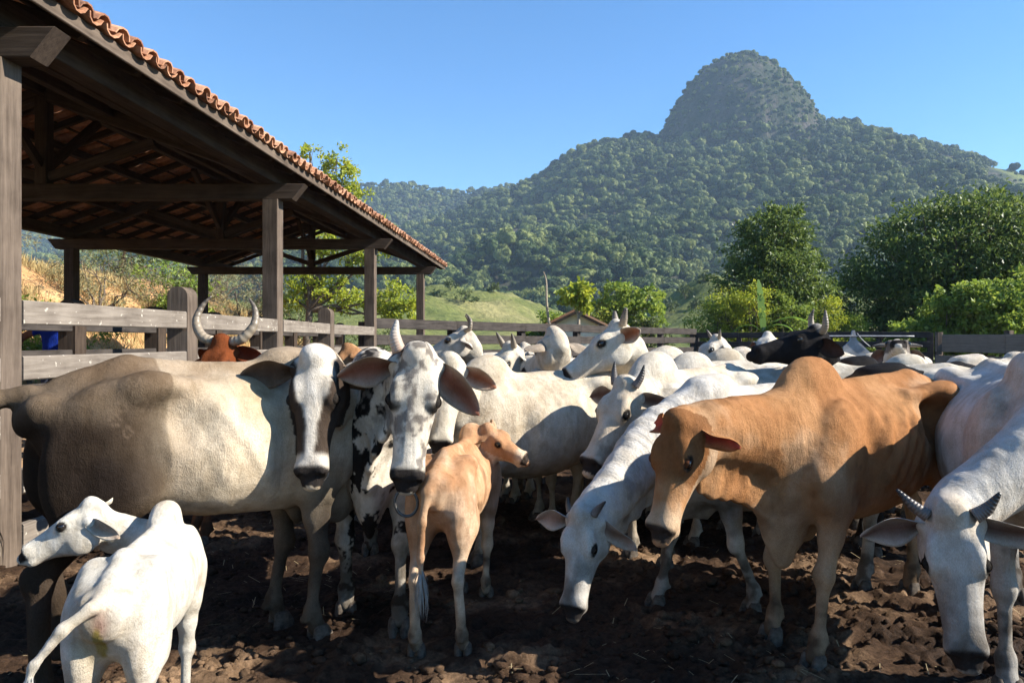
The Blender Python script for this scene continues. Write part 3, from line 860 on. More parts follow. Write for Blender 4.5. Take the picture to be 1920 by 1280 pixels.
# materials of the land
def grass_material():
    m, nt, N, L, B = mat('pasture_grass')
    tc = nd(nt, 'ShaderNodeTexCoord')
    n1 = nd(nt, 'ShaderNodeTexNoise', i_Scale=0.035, i_Detail=8.0, i_Roughness=0.65); L.new(tc.outputs['Object'], n1.inputs['Vector'])
    n2 = nd(nt, 'ShaderNodeTexNoise', i_Scale=0.8, i_Detail=6.0, i_Roughness=0.7); L.new(tc.outputs['Object'], n2.inputs['Vector'])
    r1 = ramp(nt, n1.outputs['Fac'], [(0.30, (0.07, 0.10, 0.03)), (0.5, (0.15, 0.165, 0.055)), (0.66, (0.26, 0.235, 0.11))])
    r2 = ramp(nt, n2.outputs['Fac'], [(0.3, (0.45, 0.5, 0.45)), (0.65, (1.15, 1.12, 1.05))])
    mx = nd(nt, 'ShaderNodeMix', data_type='RGBA', blend_type='MULTIPLY'); mx.inputs[0].default_value = 1
    L.new(r1.outputs['Color'], mx.inputs[6]); L.new(r2.outputs['Color'], mx.inputs[7]); L.new(mx.outputs[2], B.inputs['Base Color'])
    bp = nd(nt, 'ShaderNodeBump'); bp.inputs['Strength'].default_value = 0.8; bp.inputs['Distance'].default_value = 0.6
    L.new(n2.outputs['Fac'], bp.inputs['Height']); L.new(bp.outputs['Normal'], B.inputs['Normal'])
    B.inputs['Roughness'].default_value = 0.9; B.inputs['Specular IOR Level'].default_value = 0.1
    return m
M_GRASS = grass_material()
def mud_material():
    m, nt, N, L, B = mat('trodden_mud')
    tc = nd(nt, 'ShaderNodeTexCoord')
    n1 = nd(nt, 'ShaderNodeTexNoise', i_Scale=1.1, i_Detail=6.0, i_Roughness=0.6); L.new(tc.outputs['Object'], n1.inputs['Vector'])
    n2 = nd(nt, 'ShaderNodeTexNoise', i_Scale=26.0, i_Detail=8.0, i_Roughness=0.75); L.new(tc.outputs['Object'], n2.inputs['Vector'])
    r1 = ramp(nt, n1.outputs['Fac'], [(0.34, (0.016, 0.010, 0.007)), (0.52, (0.050, 0.031, 0.020)), (0.66, (0.20, 0.135, 0.085))])
    r2 = ramp(nt, n2.outputs['Fac'], [(0.30, (0.35, 0.33, 0.31)), (0.68, (1.7, 1.6, 1.5))])
    mx = nd(nt, 'ShaderNodeMix', data_type='RGBA', blend_type='MULTIPLY'); mx.inputs[0].default_value = 1
    L.new(r1.outputs['Color'], mx.inputs[6]); L.new(r2.outputs['Color'], mx.inputs[7]); L.new(mx.outputs[2], B.inputs['Base Color'])
    bp = nd(nt, 'ShaderNodeBump'); bp.inputs['Strength'].default_value = 0.9; bp.inputs['Distance'].default_value = 0.02
    L.new(n2.outputs['Fac'], bp.inputs['Height']); L.new(bp.outputs['Normal'], B.inputs['Normal'])
    rr = ramp(nt, n1.outputs['Fac'], [(0.3, (0.5, 0.5, 0.5)), (0.5, (0.95, 0.95, 0.95))]); L.new(rr.outputs['Color'], B.inputs['Roughness'])
    B.inputs['Specular IOR Level'].default_value = 0.08
    return m
M_MUD = mud_material()

# ground: one sheet out to the horizon, rolling into low green hills before the forest
def ground_z(X, Y):
    P = np.stack([X, Y, np.zeros_like(X)], -1)
    z = np.full(X.shape, -0.14)
    far = sstep(34, 90, Y)
    z = z + far * 1.6 * (fbm(P, 0.02, 4, 5) - 0.35)
    # knolls of pasture below the mountain
    for cx, cy, h, rx, ry in ((-17, 165, 11.5, 22, 45), (-42, 175, 7, 28, 40), (3, 175, 10, 22, 40), (-75, 150, 10, 32, 40), (40, 170, 14.5, 17, 40), (70, 175, 10, 30, 40), (110, 180, 12, 40, 40), (-30, 120, 4.5, 26, 22), (30, 120, 3, 30, 20)):
        q = ((X - cx) / rx) ** 2 + ((Y - cy) / ry) ** 2
        z = z + h * np.exp(-q * 1.3) * (0.85 + 0.5 * (fbm(P, 0.06, 4, 8) - 0.5))
    # ripples made by grazing cattle
    z = z + sstep(80, 130, Y) * (2.2 * (fbm(P, 0.16, 3, 12) - 0.5) + 0.35 * np.sin((z + 3 * fbm(P, 0.05, 2, 13)) * 5.0))
    # left bank behind the shed
    return z
xs = np.concatenate([np.linspace(-3200, -220, 18), np.linspace(-200, 200, 201), np.linspace(220, 3200, 18)])
ys = np.concatenate([np.linspace(-300, -5, 8), np.linspace(0, 60, 31), np.linspace(62, 300, 120), np.linspace(330, 4200, 24)])
terrain_grid('ground', xs, ys, ground_z, M_GRASS)

# trodden earth of the corral, with hoof holes and ridges
def mud_z(X, Y):
    P = np.stack([X, Y, np.zeros_like(X)], -1)
    a = fbm(P, 2.3, 3, 51); b = fbm(P, 9.0, 4, 52)
    lump = np.abs(b - 0.5) * 2
    z = 0.012 + 0.045 * (a - 0.5) + 0.105 * (0.25 - lump) * sstep(0.35, 0.6, a + 0.1) + 0.034 * (fbm(P, 30.0, 2, 53) - 0.5)
    edge = np.minimum(sstep(-10.9, -9.5, X), 1 - sstep(14, 15, X))
    return np.where(edge < 1, z * edge - 0.16 * (1 - edge), z)
mx_ = np.concatenate([np.arange(-12, -3.6, 0.14), np.arange(-3.6, 4.2, 0.022), np.arange(4.2, 15.2, 0.14)])
my_ = np.concatenate([np.arange(-6.0, 2.2, 0.25), np.arange(2.2, 7.0, 0.022), np.arange(7.0, 31, 0.16)])
terrain_grid('corral_mud_ground', mx_, my_, mud_z, M_MUD)

# loose clods of earth and dung
def clods():
    rs = np.random.RandomState(11)
    bm = bmesh.new(); bmesh.ops.create_icosphere(bm, subdivisions=1, radius=1)
    bv = np.array([v.co[:] for v in bm.verts]); bf = np.array([[v.index for v in f.verts] for f in bm.faces]); bm.free()
    V = []; F = []; o = 0
    n = 9000
    dd = 2.4 + 5.5 * rs.rand(n) ** 1.2; xx = (rs.uniform(-60, 1980, n) - 960) / FPX * dd
    ok = noise3(np.stack([xx, dd, 0 * xx], -1), 1.6, 77) > rs.uniform(0.25, 0.75, n)
    xx = xx[ok]; dd = dd[ok]; zz = mud_z(xx, dd)
    for x, d, z in zip(xx, dd, zz):
        s = rs.gamma(2.0, 0.007) + 0.006
        v = bv * (1 + 0.45 * (rs.rand(len(bv), 1) - 0.5)) * np.array((1, rs.uniform(0.6, 1), rs.uniform(0.4, 0.7))) * s
        a = rs.rand() * 6.28; R = np.array(((math.cos(a), -math.sin(a), 0), (math.sin(a), math.cos(a), 0), (0, 0, 1)))
        V.append(v @ R.T + (x, d, z + 0.15 * s)); F.append(bf + o); o += len(bv)
    me = fast_mesh('mud_clods', np.concatenate(V), np.concatenate(F), False)
    tagobj(link_mesh('mud_clods', me, M_MUD), 'loose clods of dark earth and dung on the corral floor', 'dirt', kind='stuff')
clods()
def straw():
    rs = np.random.RandomState(12); n = 1300
    d = 2.6 + 5.0 * rs.rand(n); x = (rs.uniform(-60, 1980, n) - 960) / FPX * d
    k = noise3(np.stack([x, d, 0 * x], -1), 0.9, 55) > rs.uniform(0.35, 0.75, n)
    x = x[k]; d = d[k]; z = mud_z(x, d) + 0.012; n = len(x)
    a = rs.rand(n) * 6.283; L_ = rs.gamma(2.0, 0.018, n) + 0.012; w = 0.0016
    dx, dy = np.cos(a) * L_, np.sin(a) * L_; wx, wy = -np.sin(a) * w, np.cos(a) * w
    t = rs.uniform(-0.012, 0.03, n)
    V = np.stack([np.stack([x - wx, d - wy, z], 1), np.stack([x + wx, d + wy, z], 1), np.stack([x + dx + wx, d + dy + wy, z + t], 1), np.stack([x + dx - wx, d + dy - wy, z + t], 1)], 1).reshape(-1, 3)
    me = fast_mesh('straw_litter', V, np.arange(4 * n).reshape(-1, 4), False)
    tagobj(link_mesh('straw_litter', me, simple_mat('straw_stalk', (0.32, 0.25, 0.14), 0.8, 0.2)), 'bits of straw trodden into the corral floor', 'litter', kind='stuff')
straw()

# ------------------------------------------------------------------ foliage tools
def leaf_material(name, dark, mid, light, trans=0.35, rough=0.5, rnd=False):
    m, nt, N, L, B = mat(name)
    geo = nd(nt, 'ShaderNodeNewGeometry')
    tc = nd(nt, 'ShaderNodeTexCoord')
    oi = nd(nt, 'ShaderNodeObjectInfo')
    n1 = nd(nt, 'ShaderNodeTexNoise', i_Scale=0.6, i_Detail=3.0); L.new(tc.outputs['Object'], n1.inputs['Vector'])
    ad = nd(nt, 'ShaderNodeMath', operation='MULTIPLY_ADD'); ad.inputs[1].default_value = 0.30 if rnd else 0.45
    L.new(geo.outputs['Random Per Island'], ad.inputs[0])
    h = nd(nt, 'ShaderNodeMath', operation='MULTIPLY'); h.inputs[1].default_value = 0.75 if rnd else 0.55
    L.new((oi.outputs['Random'] if rnd else n1.outputs['Fac']), h.inputs[0]); L.new(h.outputs[0], ad.inputs[2])
    r = ramp(nt, ad.outputs[0], [(0.15, dark), (0.5, mid), (0.88, light)])
    L.new(r.outputs['Color'], B.inputs['Base Color'])
    B.inputs['Roughness'].default_value = rough; B.inputs['Specular IOR Level'].default_value = 0.3
    tr = nd(nt, 'ShaderNodeBsdfTranslucent')
    hs = nd(nt, 'ShaderNodeHueSaturation'); hs.inputs['Value'].default_value = 1.3; hs.inputs['Hue'].default_value = 0.485
    L.new(r.outputs['Color'], hs.inputs['Color']); L.new(hs.outputs['Color'], tr.inputs['Color'])
    ms = nd(nt, 'ShaderNodeMixShader'); ms.inputs['Fac'].default_value = trans
    L.new(B.outputs['BSDF'], ms.inputs[1]); L.new(tr.outputs['BSDF'], ms.inputs[2])
    L.new(ms.outputs['Shader'], nt.nodes['Material Output'].inputs['Surface'])
    return m
M_LEAF_DARK = leaf_material('mango_leaf', (0.036, 0.066, 0.016), (0.085, 0.135, 0.028), (0.22, 0.28, 0.06), 0.38, 0.45)
M_LEAF_BUSH = leaf_material('bush_leaf', (0.09, 0.15, 0.02), (0.19, 0.27, 0.04), (0.36, 0.42, 0.08), 0.42)
M_LEAF_LIME = leaf_material('lime_leaf', (0.16, 0.22, 0.025), (0.30, 0.36, 0.035), (0.48, 0.46, 0.05), 0.45)
M_LEAF_DRY = leaf_material('dry_scrub_leaf', (0.10, 0.10, 0.045), (0.20, 0.19, 0.09), (0.33, 0.29, 0.16), 0.3, 0.8)
M_LEAF_OLIVE = leaf_material('olive_leaf', (0.045, 0.07, 0.02), (0.09, 0.12, 0.035), (0.17, 0.19, 0.06), 0.3)
M_LEAF_FOREST = leaf_material('forest_leaf', (0.016, 0.034, 0.010), (0.055, 0.090, 0.020), (0.19, 0.215, 0.06), 0.2, 0.7, True)
M_BARK = simple_mat('bark', (0.13, 0.10, 0.075), 0.9, 0.1, 14, 0.45, 0.8)
M_BARK_PALE = simple_mat('bark_pale', (0.33, 0.27, 0.20), 0.9, 0.1, 14, 0.35, 0.6)

def rand_unit(rs, n):
    v = rs.normal(size=(n, 3)); return v / np.linalg.norm(v, axis=1)[:, None]

def leaves_mesh(name, C, N, size, rs, aspect=0.45, droop=0.3, bend=0.25):
    """C centres (n,3), N rough outward direction; each leaf two quads folded on the midrib -> pointed blade of 4 triangles"""
    n = len(C)
    d = N * 0.6 + rand_unit(rs, n) * 0.9; d[:, 2] -= droop; d /= np.linalg.norm(d, axis=1)[:, None]
    w = np.cross(d, rand_unit(rs, n)); w /= np.linalg.norm(w, axis=1)[:, None] + 1e-6
    nn = np.cross(d, w)
    s = (size * rs.uniform(0.6, 1.35, n))[:, None]
    a = C; t = C + d * s - nn * s * bend * 0.5; m = C + d * s * 0.5
    l = m + w * s * aspect * 0.5 + nn * s * 0.1; r = m - w * s * aspect * 0.5 + nn * s * 0.1
    V = np.stack([a, l, t, r], 1).reshape(-1, 3)
    b = np.arange(n)[:, None] * 4
    Q = np.concatenate([b, b + 1, b + 2, b + 3], 1)
    return fast_mesh(name, V, Q, False)

def limb(V, F, p0, p1, r0, r1, seg=7, wob=0.0, rs=None, n=5):
    p0 = np.array(p0, float); p1 = np.array(p1, float)
    d = p1 - p0; L = np.linalg.norm(d); d = d / L
    s = np.cross(d, (0.3, 0.9, 0.2)); s /= np.linalg.norm(s); u = np.cross(d, s)
    b = len(V)
    for i in range(n + 1):
        t = i / n; c = p0 + d * L * t
        if rs is not None and 0 < i < n: c = c + (rs.rand(3) - 0.5) * wob * L
        r = r0 + (r1 - r0) * t
        for j in range(seg):
            a = 2 * math.pi * j / seg; V.append(c + r * (math.cos(a) * s + math.sin(a) * u))
    for i in range(n):
        for j in range(seg):
            F.append((b + i * seg + j, b + i * seg + (j + 1) % seg, b + (i + 1) * seg + (j + 1) % seg, b + (i + 1) * seg + j))

def make_tree(name, label, base, clumps, nleaf, lsize, leafmat, barkmat=None, trunk_r=0.2, cat='tree', group=None, seed=1, fork=None, shell=0.55, aspect=0.45, droop=0.3):
    """clumps: list of (dx,dy,z,r[,squash]) crown lobes in metres from the base"""
    rs = np.random.RandomState(seed)
    root = empty(name, base)
    tagobj(root, label, cat, group)
    V = []; F = []
    fork = fork or (0, 0, min(c[2] for c in clumps) * 0.8)
    limb(V, F, (0, 0, -0.3), fork, trunk_r, trunk_r * 0.75, 9, 0.05, rs)
    for c in clumps:
        limb(V, F, fork, (c[0], c[1], c[2]), trunk_r * 0.5, trunk_r * 0.08, 6, 0.10, rs)
        for _ in range(3):
            e = np.array(c[:3]) + rand_unit(rs, 1)[0] * c[3] * 0.8
            limb(V, F, (c[0] * 0.75 + fork[0] * 0.25, c[1] * 0.75 + fork[1] * 0.25, c[2] * 0.75 + fork[2] * 0.25), e, trunk_r * 0.16, trunk_r * 0.04, 5, 0.10, rs, 4)
    mesh_obj('trunk', V, F, barkmat or M_BARK, root, True)
    tot = sum(c[3] ** 2 for c in clumps)
    Cs = []; Ns = []
    for c in clumps:
        n = int(nleaf * c[3] ** 2 / tot)
        # sprays: sub-clusters on the lobe so that gaps and light/dark clumps show
        ns = max(6, n // 38)
        u = rand_unit(rs, ns); rad = shell + (1 - shell) * rs.rand(ns) ** 0.5
        sq = c[4] if len(c) > 4 else 0.85
        sc = np.array(c[:3]) + u * (rad * c[3] * (0.85 + 0.4 * rs.rand(ns)))[:, None] * np.array((1, 1, sq))
        k = rs.randint(0, ns, n)
        spr = 0.20 * c[3] + 0.10
        Cs.append(sc[k] + rs.normal(size=(n, 3)) * spr * np.array((1, 1, 0.6)) * 0.6); Ns.append(u[k])
    me = leaves_mesh('crown', np.concatenate(Cs), np.concatenate(Ns), lsize, rs, aspect, droop)
    link_mesh('crown', me, leafmat, root)
    return root

def lobes(rs, n, rx, ry, z0, z1, r):
    out = []
    for k in range(n):
        a = rs.rand() * 6.283; t = rs.rand() ** 0.5; h = rs.rand()
        prof = math.sin(math.pi * (0.12 + 0.80 * h)) ** 0.6
        out.append((math.cos(a) * rx * t * prof, math.sin(a) * ry * t * prof, z0 + (z1 - z0) * h, r * rs.uniform(0.75, 1.25)))
    return out

# ------------------------------------------------------------------ mountain and forest
D_R = 900.0
def pxr(lst, d):
    a = np.array(lst, float)
    return (a[:, 0] - 960) / FPX * d, (640 - a[:, 1]) / FPX * d + EYE
RX, RZ = pxr([(-900, 560), (-200, 520), (300, 478), (600, 462), (780, 432), (900, 382), (970, 352), (1010, 336), (1060, 300), (1110, 276), (1180, 264), (1240, 256), (1400, 224), (1560, 224), (1640, 250), (1720, 270), (1790, 298), (1850, 315), (1920, 334), (2050, 385), (2300, 450), (2900, 560)], D_R)
BX, BZ = pxr([(-600, 470), (200, 420), (450, 385), (600, 355), (690, 349), (770, 348), (850, 363), (900, 360), (990, 348), (1100, 352), (1400, 400), (2000, 520)], 1250.0)
DC = ((1391 - 960) / FPX * D_R, D_R + 20)
def dome_h(X, Y):
    r = np.hypot(X - DC[0], (Y - DC[1]) * 0.8)
    r = r * (1 + 0.06 * np.sin(3 * np.arctan2(Y - DC[1], X - DC[0]) + 0.6))
    pxu = r / D_R * FPX * np.where(X > DC[0], 1.10, 1.07)
    return np.interp(pxu, [0, 18, 40, 70, 100, 130, 152, 168, 185, 230], [138, 135, 129, 108, 72, 30, -12, -60, -130, -400]) / FPX * D_R
def mountain_z(X, Y):
    P = np.stack([X, Y, np.zeros_like(X)], -1)
    y0 = 235 + 40 * (fbm(P, 0.008, 2, 3) - 0.5)
    t = np.clip((Y - y0) / (D_R - y0), 0, 1.6)
    R = np.interp(X * 1.0, RX, RZ)
    # the slope of a point belongs to the ridge point straight behind it as the spur falls towards the valley
    spread = 0.55 + 0.45 * np.clip(t, 0, 1)
    R2 = np.interp(X / spread, RX, RZ)
    g = np.where(t < 1, 0.10 * t + 0.90 * t ** 1.35, 1 - 0.9 * (t - 1))
    z = (R * t.clip(0, 1) + R2 * (1 - t.clip(0, 1))) * g
    spur = np.abs(fbm(P, 0.0075, 3, 21) - 0.5) * 2
    z = z - 62 * (0.30 - spur).clip(-0.2, 0.3) * np.clip(t * (1 - t) * 4, 0, 1)
    z = z + 20 * (fbm(P, 0.02, 3, 31) - 0.5) * np.clip(t * 3, 0, 1) * np.clip((1.02 - t) * 4, 0.1, 1)
    # back ridge
    tb = np.clip((Y - 900) / 350, 0, 1.5)
    zb = np.interp(X, BX, BZ) * np.where(tb < 1, tb ** 0.8, 1 - 0.5 * (tb - 1))
    z = np.maximum(z, zb)
    zd = 224.0 * 0 + (640 - 232) / FPX * D_R + dome_h(X, Y)
    # rough rock
    zd = zd + 5 * (fbm(np.stack([X, Y, zd], -1), 0.06, 4, 61) - 0.5)
    z = np.maximum(z, zd)
    return np.where(t <= 0, -3, z)

def mountain_material():
    m, nt, N, L, B = mat('mountain_rock')
    tc = nd(nt, 'ShaderNodeTexCoord')
    mp = nd(nt, 'ShaderNodeMapping'); mp.inputs['Scale'].default_value = (1, 1, 0.35); L.new(tc.outputs['Object'], mp.inputs['Vector'])
    n1 = nd(nt, 'ShaderNodeTexNoise', i_Scale=0.05, i_Detail=8.0, i_Roughness=0.7); L.new(mp.outputs['Vector'], n1.inputs['Vector'])
    n2 = nd(nt, 'ShaderNodeTexNoise', i_Scale=0.22, i_Detail=6.0, i_Roughness=0.7); L.new(mp.outputs['Vector'], n2.inputs['Vector'])
    r = ramp(nt, n1.outputs['Fac'], [(0.40, (0.028, 0.045, 0.016)), (0.52, (0.055, 0.062, 0.034)), (0.60, (0.10, 0.085, 0.07)), (0.75, (0.16, 0.135, 0.115))])
    r2 = ramp(nt, n2.outputs['Fac'], [(0.3, (0.55, 0.55, 0.55)), (0.7, (1.1, 1.1, 1.1))])
    mx = nd(nt, 'ShaderNodeMix', data_type='RGBA', blend_type='MULTIPLY'); mx.inputs[0].default_value = 1
    L.new(r.outputs['Color'], mx.inputs[6]); L.new(r2.outputs['Color'], mx.inputs[7])
    # open pasture on the right-hand shoulder
    sx_ = nd(nt, 'ShaderNodeSeparateXYZ'); L.new(tc.outputs['Object'], sx_.inputs['Vector'])
    mr = nd(nt, 'ShaderNodeMapRange'); mr.inputs['From Min'].default_value = 515; mr.inputs['From Max'].default_value = 545; L.new(sx_.outputs['X'], mr.inputs['Value'])
    my = nd(nt, 'ShaderNodeMapRange'); my.inputs['From Min'].default_value = 715; my.inputs['From Max'].default_value = 735; L.new(sx_.outputs['Y'], my.inputs['Value'])
    mm = nd(nt, 'ShaderNodeMath', operation='MULTIPLY'); L.new(mr.outputs['Result'], mm.inputs[0]); L.new(my.outputs['Result'], mm.inputs[1])
    gx = nd(nt, 'ShaderNodeMix', data_type='RGBA'); L.new(mm.outputs[0], gx.inputs[0]); L.new(mx.outputs[2], gx.inputs[6]); gx.inputs[7].default_value = (0.17, 0.19, 0.06, 1)
    L.new(gx.outputs[2], B.inputs['Base Color'])
    B.inputs['Roughness'].default_value = 0.95; B.inputs['Specular IOR Level'].default_value = 0.1
    bp = nd(nt, 'ShaderNodeBump'); bp.inputs['Strength'].default_value = 1.0; bp.inputs['Distance'].default_value = 4.0
    L.new(n2.outputs['Fac'], bp.inputs['Height']); L.new(bp.outputs['Normal'], B.inputs['Normal'])
    return m
M_MOUNT = mountain_material()
txs = np.concatenate([np.arange(-1200, 130, 14.0), np.arange(130, 450, 4.0), np.arange(450, 1300, 14.0)])
tys = np.concatenate([np.arange(200, 790, 9.0), np.arange(790, 1040, 4.0), np.arange(1040, 1700, 20.0)])
terrain_grid('mountain', txs, tys, mountain_z, M_MOUNT)

def forest():
    rs = np.random.RandomState(5)
    # five kinds of crown, each a lumpy head of leaf sprays
    kinds = []
    bm = bmesh.new(); bmesh.ops.create_icosphere(bm, subdivisions=3, radius=1)
    iv = np.array([v.co[:] for v in bm.verts]); fi = np.array([[v.index for v in f.verts] for f in bm.faces]); bm.free()
    for k in range(6):
        nb = 6 + k
        bc = rand_unit(rs, nb) * np.array((0.58, 0.58, 0.30)) * rs.uniform(0.5, 1.0, (nb, 1)) + (0, 0, 0.12); br = rs.uniform(0.30, 0.50, nb)
        V = []; F = []; o_ = 0
        for c, r in zip(bc, br):
            n_ = fbm(iv * r + c + k * 3.1, 6.0, 4, 90 + k)
            V.append(c + iv * (r * (0.50 + 1.05 * n_))[:, None] * (1, 1, 0.8)); F.append(fi + o_); o_ += len(iv)
        V = np.concatenate(V); F = np.concatenate(F)
        n = 1100; j = rs.randint(0, nb, n); u = rand_unit(rs, n); u[:, 2] = np.abs(u[:, 2]) * 1.0 - 0.3 * rs.rand(n)
        C = bc[j] + u * (br[j] * 1.05)[:, None] * (1, 1, 0.85)
        d = u * 0.5 + rand_unit(rs, n); d /= np.linalg.norm(d, axis=1)[:, None]
        w = np.cross(d, rand_unit(rs, n)); s_ = rs.uniform(0.10, 0.22, n)[:, None]
        lv = np.stack([C - d * s_, C + w * s_ * 0.7, C + d * s_], 1).reshape(-1, 3)
        V2 = np.concatenate([V, lv]); F2 = np.concatenate([F, np.arange(3 * n).reshape(-1, 3) + len(V)])
        me = fast_mesh('crown_kind', V2, F2, False)
        me.materials.append(M_LEAF_FOREST)
        kinds.append(bpy.data.objects.new('forest_crown', me))
    kc = bpy.data.collections.new('forest_crowns')
    for o in kinds: kc.objects.link(o)
    # positions
    N = 150000
    yy = 235 + (1300 - 235) * rs.rand(N) ** 0.62
    ang = rs.uniform(-0.84, 0.84, N)
    xx = ang * yy
    zz = mountain_z(xx, yy)
    e = 4.0
    sx = (mountain_z(xx + e, yy) - mountain_z(xx - e, yy)) / (2 * e); sy = (mountain_z(xx, yy + e) - mountain_z(xx, yy - e)) / (2 * e)
    steep = np.hypot(sx, sy)
    dist = np.hypot(xx - DC[0], yy - DC[1])
    P = np.stack([xx, yy, zz], -1)
    keep = zz > 2.0
    keep &= ~((dist < 112) & (steep > 0.85) & (xx < DC[0] + 25) & (zz > 240) & (rs.rand(N) > 0.22 + 0.9 * (fbm(P, 0.035, 3, 71) > 0.54)))
    keep &= ~((xx > 0.635 * yy) & (yy > 730) & (rs.rand(N) > 0.03))           # pasture on the right shoulder
    keep &= yy < 1260
    # hide what lies behind the ridge
    keep &= ~((yy > D_R + 45) & (yy < 1060))
    # thin towards the camera where the sampling is dense in depth
    P = P[keep]; dist = dist[keep]; steep = steep[keep]
    cell = {}; sel = []
    for i in range(len(P)):
        g = 4.9 if P[i, 1] < 700 else 5.6
        key = (int(P[i, 0] / g), int(P[i, 1] / g), int(P[i, 2] / (g * 1.5)))
        if key in cell: continue
        cell[key] = 1; sel.append(i)
    P = P[sel]; dist = dist[sel]; steep = steep[sel]
    s = 2.0 + 5.0 * rs.rand(len(P)) ** 2.4 * np.where(rs.rand(len(P)) > 0.93, 1.35, 1.0)
    dm = (dist < 115) & (P[:, 2] > 235)
    s = np.where(dm, s * 0.7, s)
    P[:, 2] += np.where(dm, 0.15, 0.45) * s + np.where(dm, 0, rs.uniform(-1, 4, len(P)))
    me = bpy.data.meshes.new('forest_points')
    me.vertices.add(len(P)); me.vertices.foreach_set('co', P.astype(np.float32).ravel())
    a = me.attributes.new('crown_size', 'FLOAT', 'POINT'); a.data.foreach_set('value', s.astype(np.float32))
    a = me.attributes.new('crown_turn', 'FLOAT', 'POINT'); a.data.foreach_set('value', (rs.rand(len(P)) * 6.283).astype(np.float32))
    a = me.attributes.new('crown_pick', 'INT', 'POINT'); a.data.foreach_set('value', rs.randint(0, 6, len(P)).astype(np.int32))
    a = me.attributes.new('crown_tall', 'FLOAT', 'POINT'); a.data.foreach_set('value', rs.uniform(0.65, 1.55, len(P)).astype(np.float32))
    me.update()
    o = link_mesh('forest', me)
    tagobj(o, 'dense evergreen forest covering the mountain slopes', 'forest', kind='stuff')
    ng = bpy.data.node_groups.new('forest_nodes', 'GeometryNodeTree')
    ng.interface.new_socket('Geometry', in_out='INPUT', socket_type='NodeSocketGeometry')
    ng.interface.new_socket('Geometry', in_out='OUTPUT', socket_type='NodeSocketGeometry')
    gi = ng.nodes.new('NodeGroupInput'); go = ng.nodes.new('NodeGroupOutput')
    ci = ng.nodes.new('GeometryNodeCollectionInfo'); ci.inputs['Collection'].default_value = kc
    ci.inputs['Separate Children'].default_value = True; ci.inputs['Reset Children'].default_value = True
    ip = ng.nodes.new('GeometryNodeInstanceOnPoints'); ip.inputs['Pick Instance'].default_value = True
    def att(nm, ty):
        n = ng.nodes.new('GeometryNodeInputNamedAttribute'); n.data_type = ty; n.inputs['Name'].default_value = nm; return n.outputs['Attribute']
    cb = ng.nodes.new('ShaderNodeCombineXYZ'); ng.links.new(att('crown_turn', 'FLOAT'), cb.inputs['Z'])
    cs = ng.nodes.new('ShaderNodeCombineXYZ'); sz = att('crown_size', 'FLOAT')
    mt = ng.nodes.new('ShaderNodeMath'); mt.operation = 'MULTIPLY'; ng.links.new(sz, mt.inputs[0]); ng.links.new(att('crown_tall', 'FLOAT'), mt.inputs[1])
    ng.links.new(sz, cs.inputs['X']); ng.links.new(sz, cs.inputs['Y']); ng.links.new(mt.outputs[0], cs.inputs['Z'])
    ng.links.new(gi.outputs[0], ip.inputs['Points']); ng.links.new(ci.outputs[0], ip.inputs['Instance'])
    ng.links.new(att('crown_pick', 'INT'), ip.inputs['Instance Index']); ng.links.new(cb.outputs[0], ip.inputs['Rotation']); ng.links.new(cs.outputs[0], ip.inputs['Scale'])
    ng.links.new(ip.outputs[0], go.inputs[0])
    md = o.modifiers.new('forest', 'NODES'); md.node_group = ng
    return len(P)
N_FOREST = forest()
print('forest crowns', N_FOREST)

# lone tree on the skyline pasture and scrub dots on the knolls
make_tree('tree', 'small lone tree on the skyline pasture at the right', (at(1862, 316, 880).x, 880, at(1862, 318, 880).z), [(0, 0, 7, 4.2, 0.6), (2, 0, 6.5, 3, 0.6), (-2.5, 0, 6.2, 2.6, 0.6)], 900, 1.1, M_LEAF_FOREST, M_BARK, 0.4, seed=3)
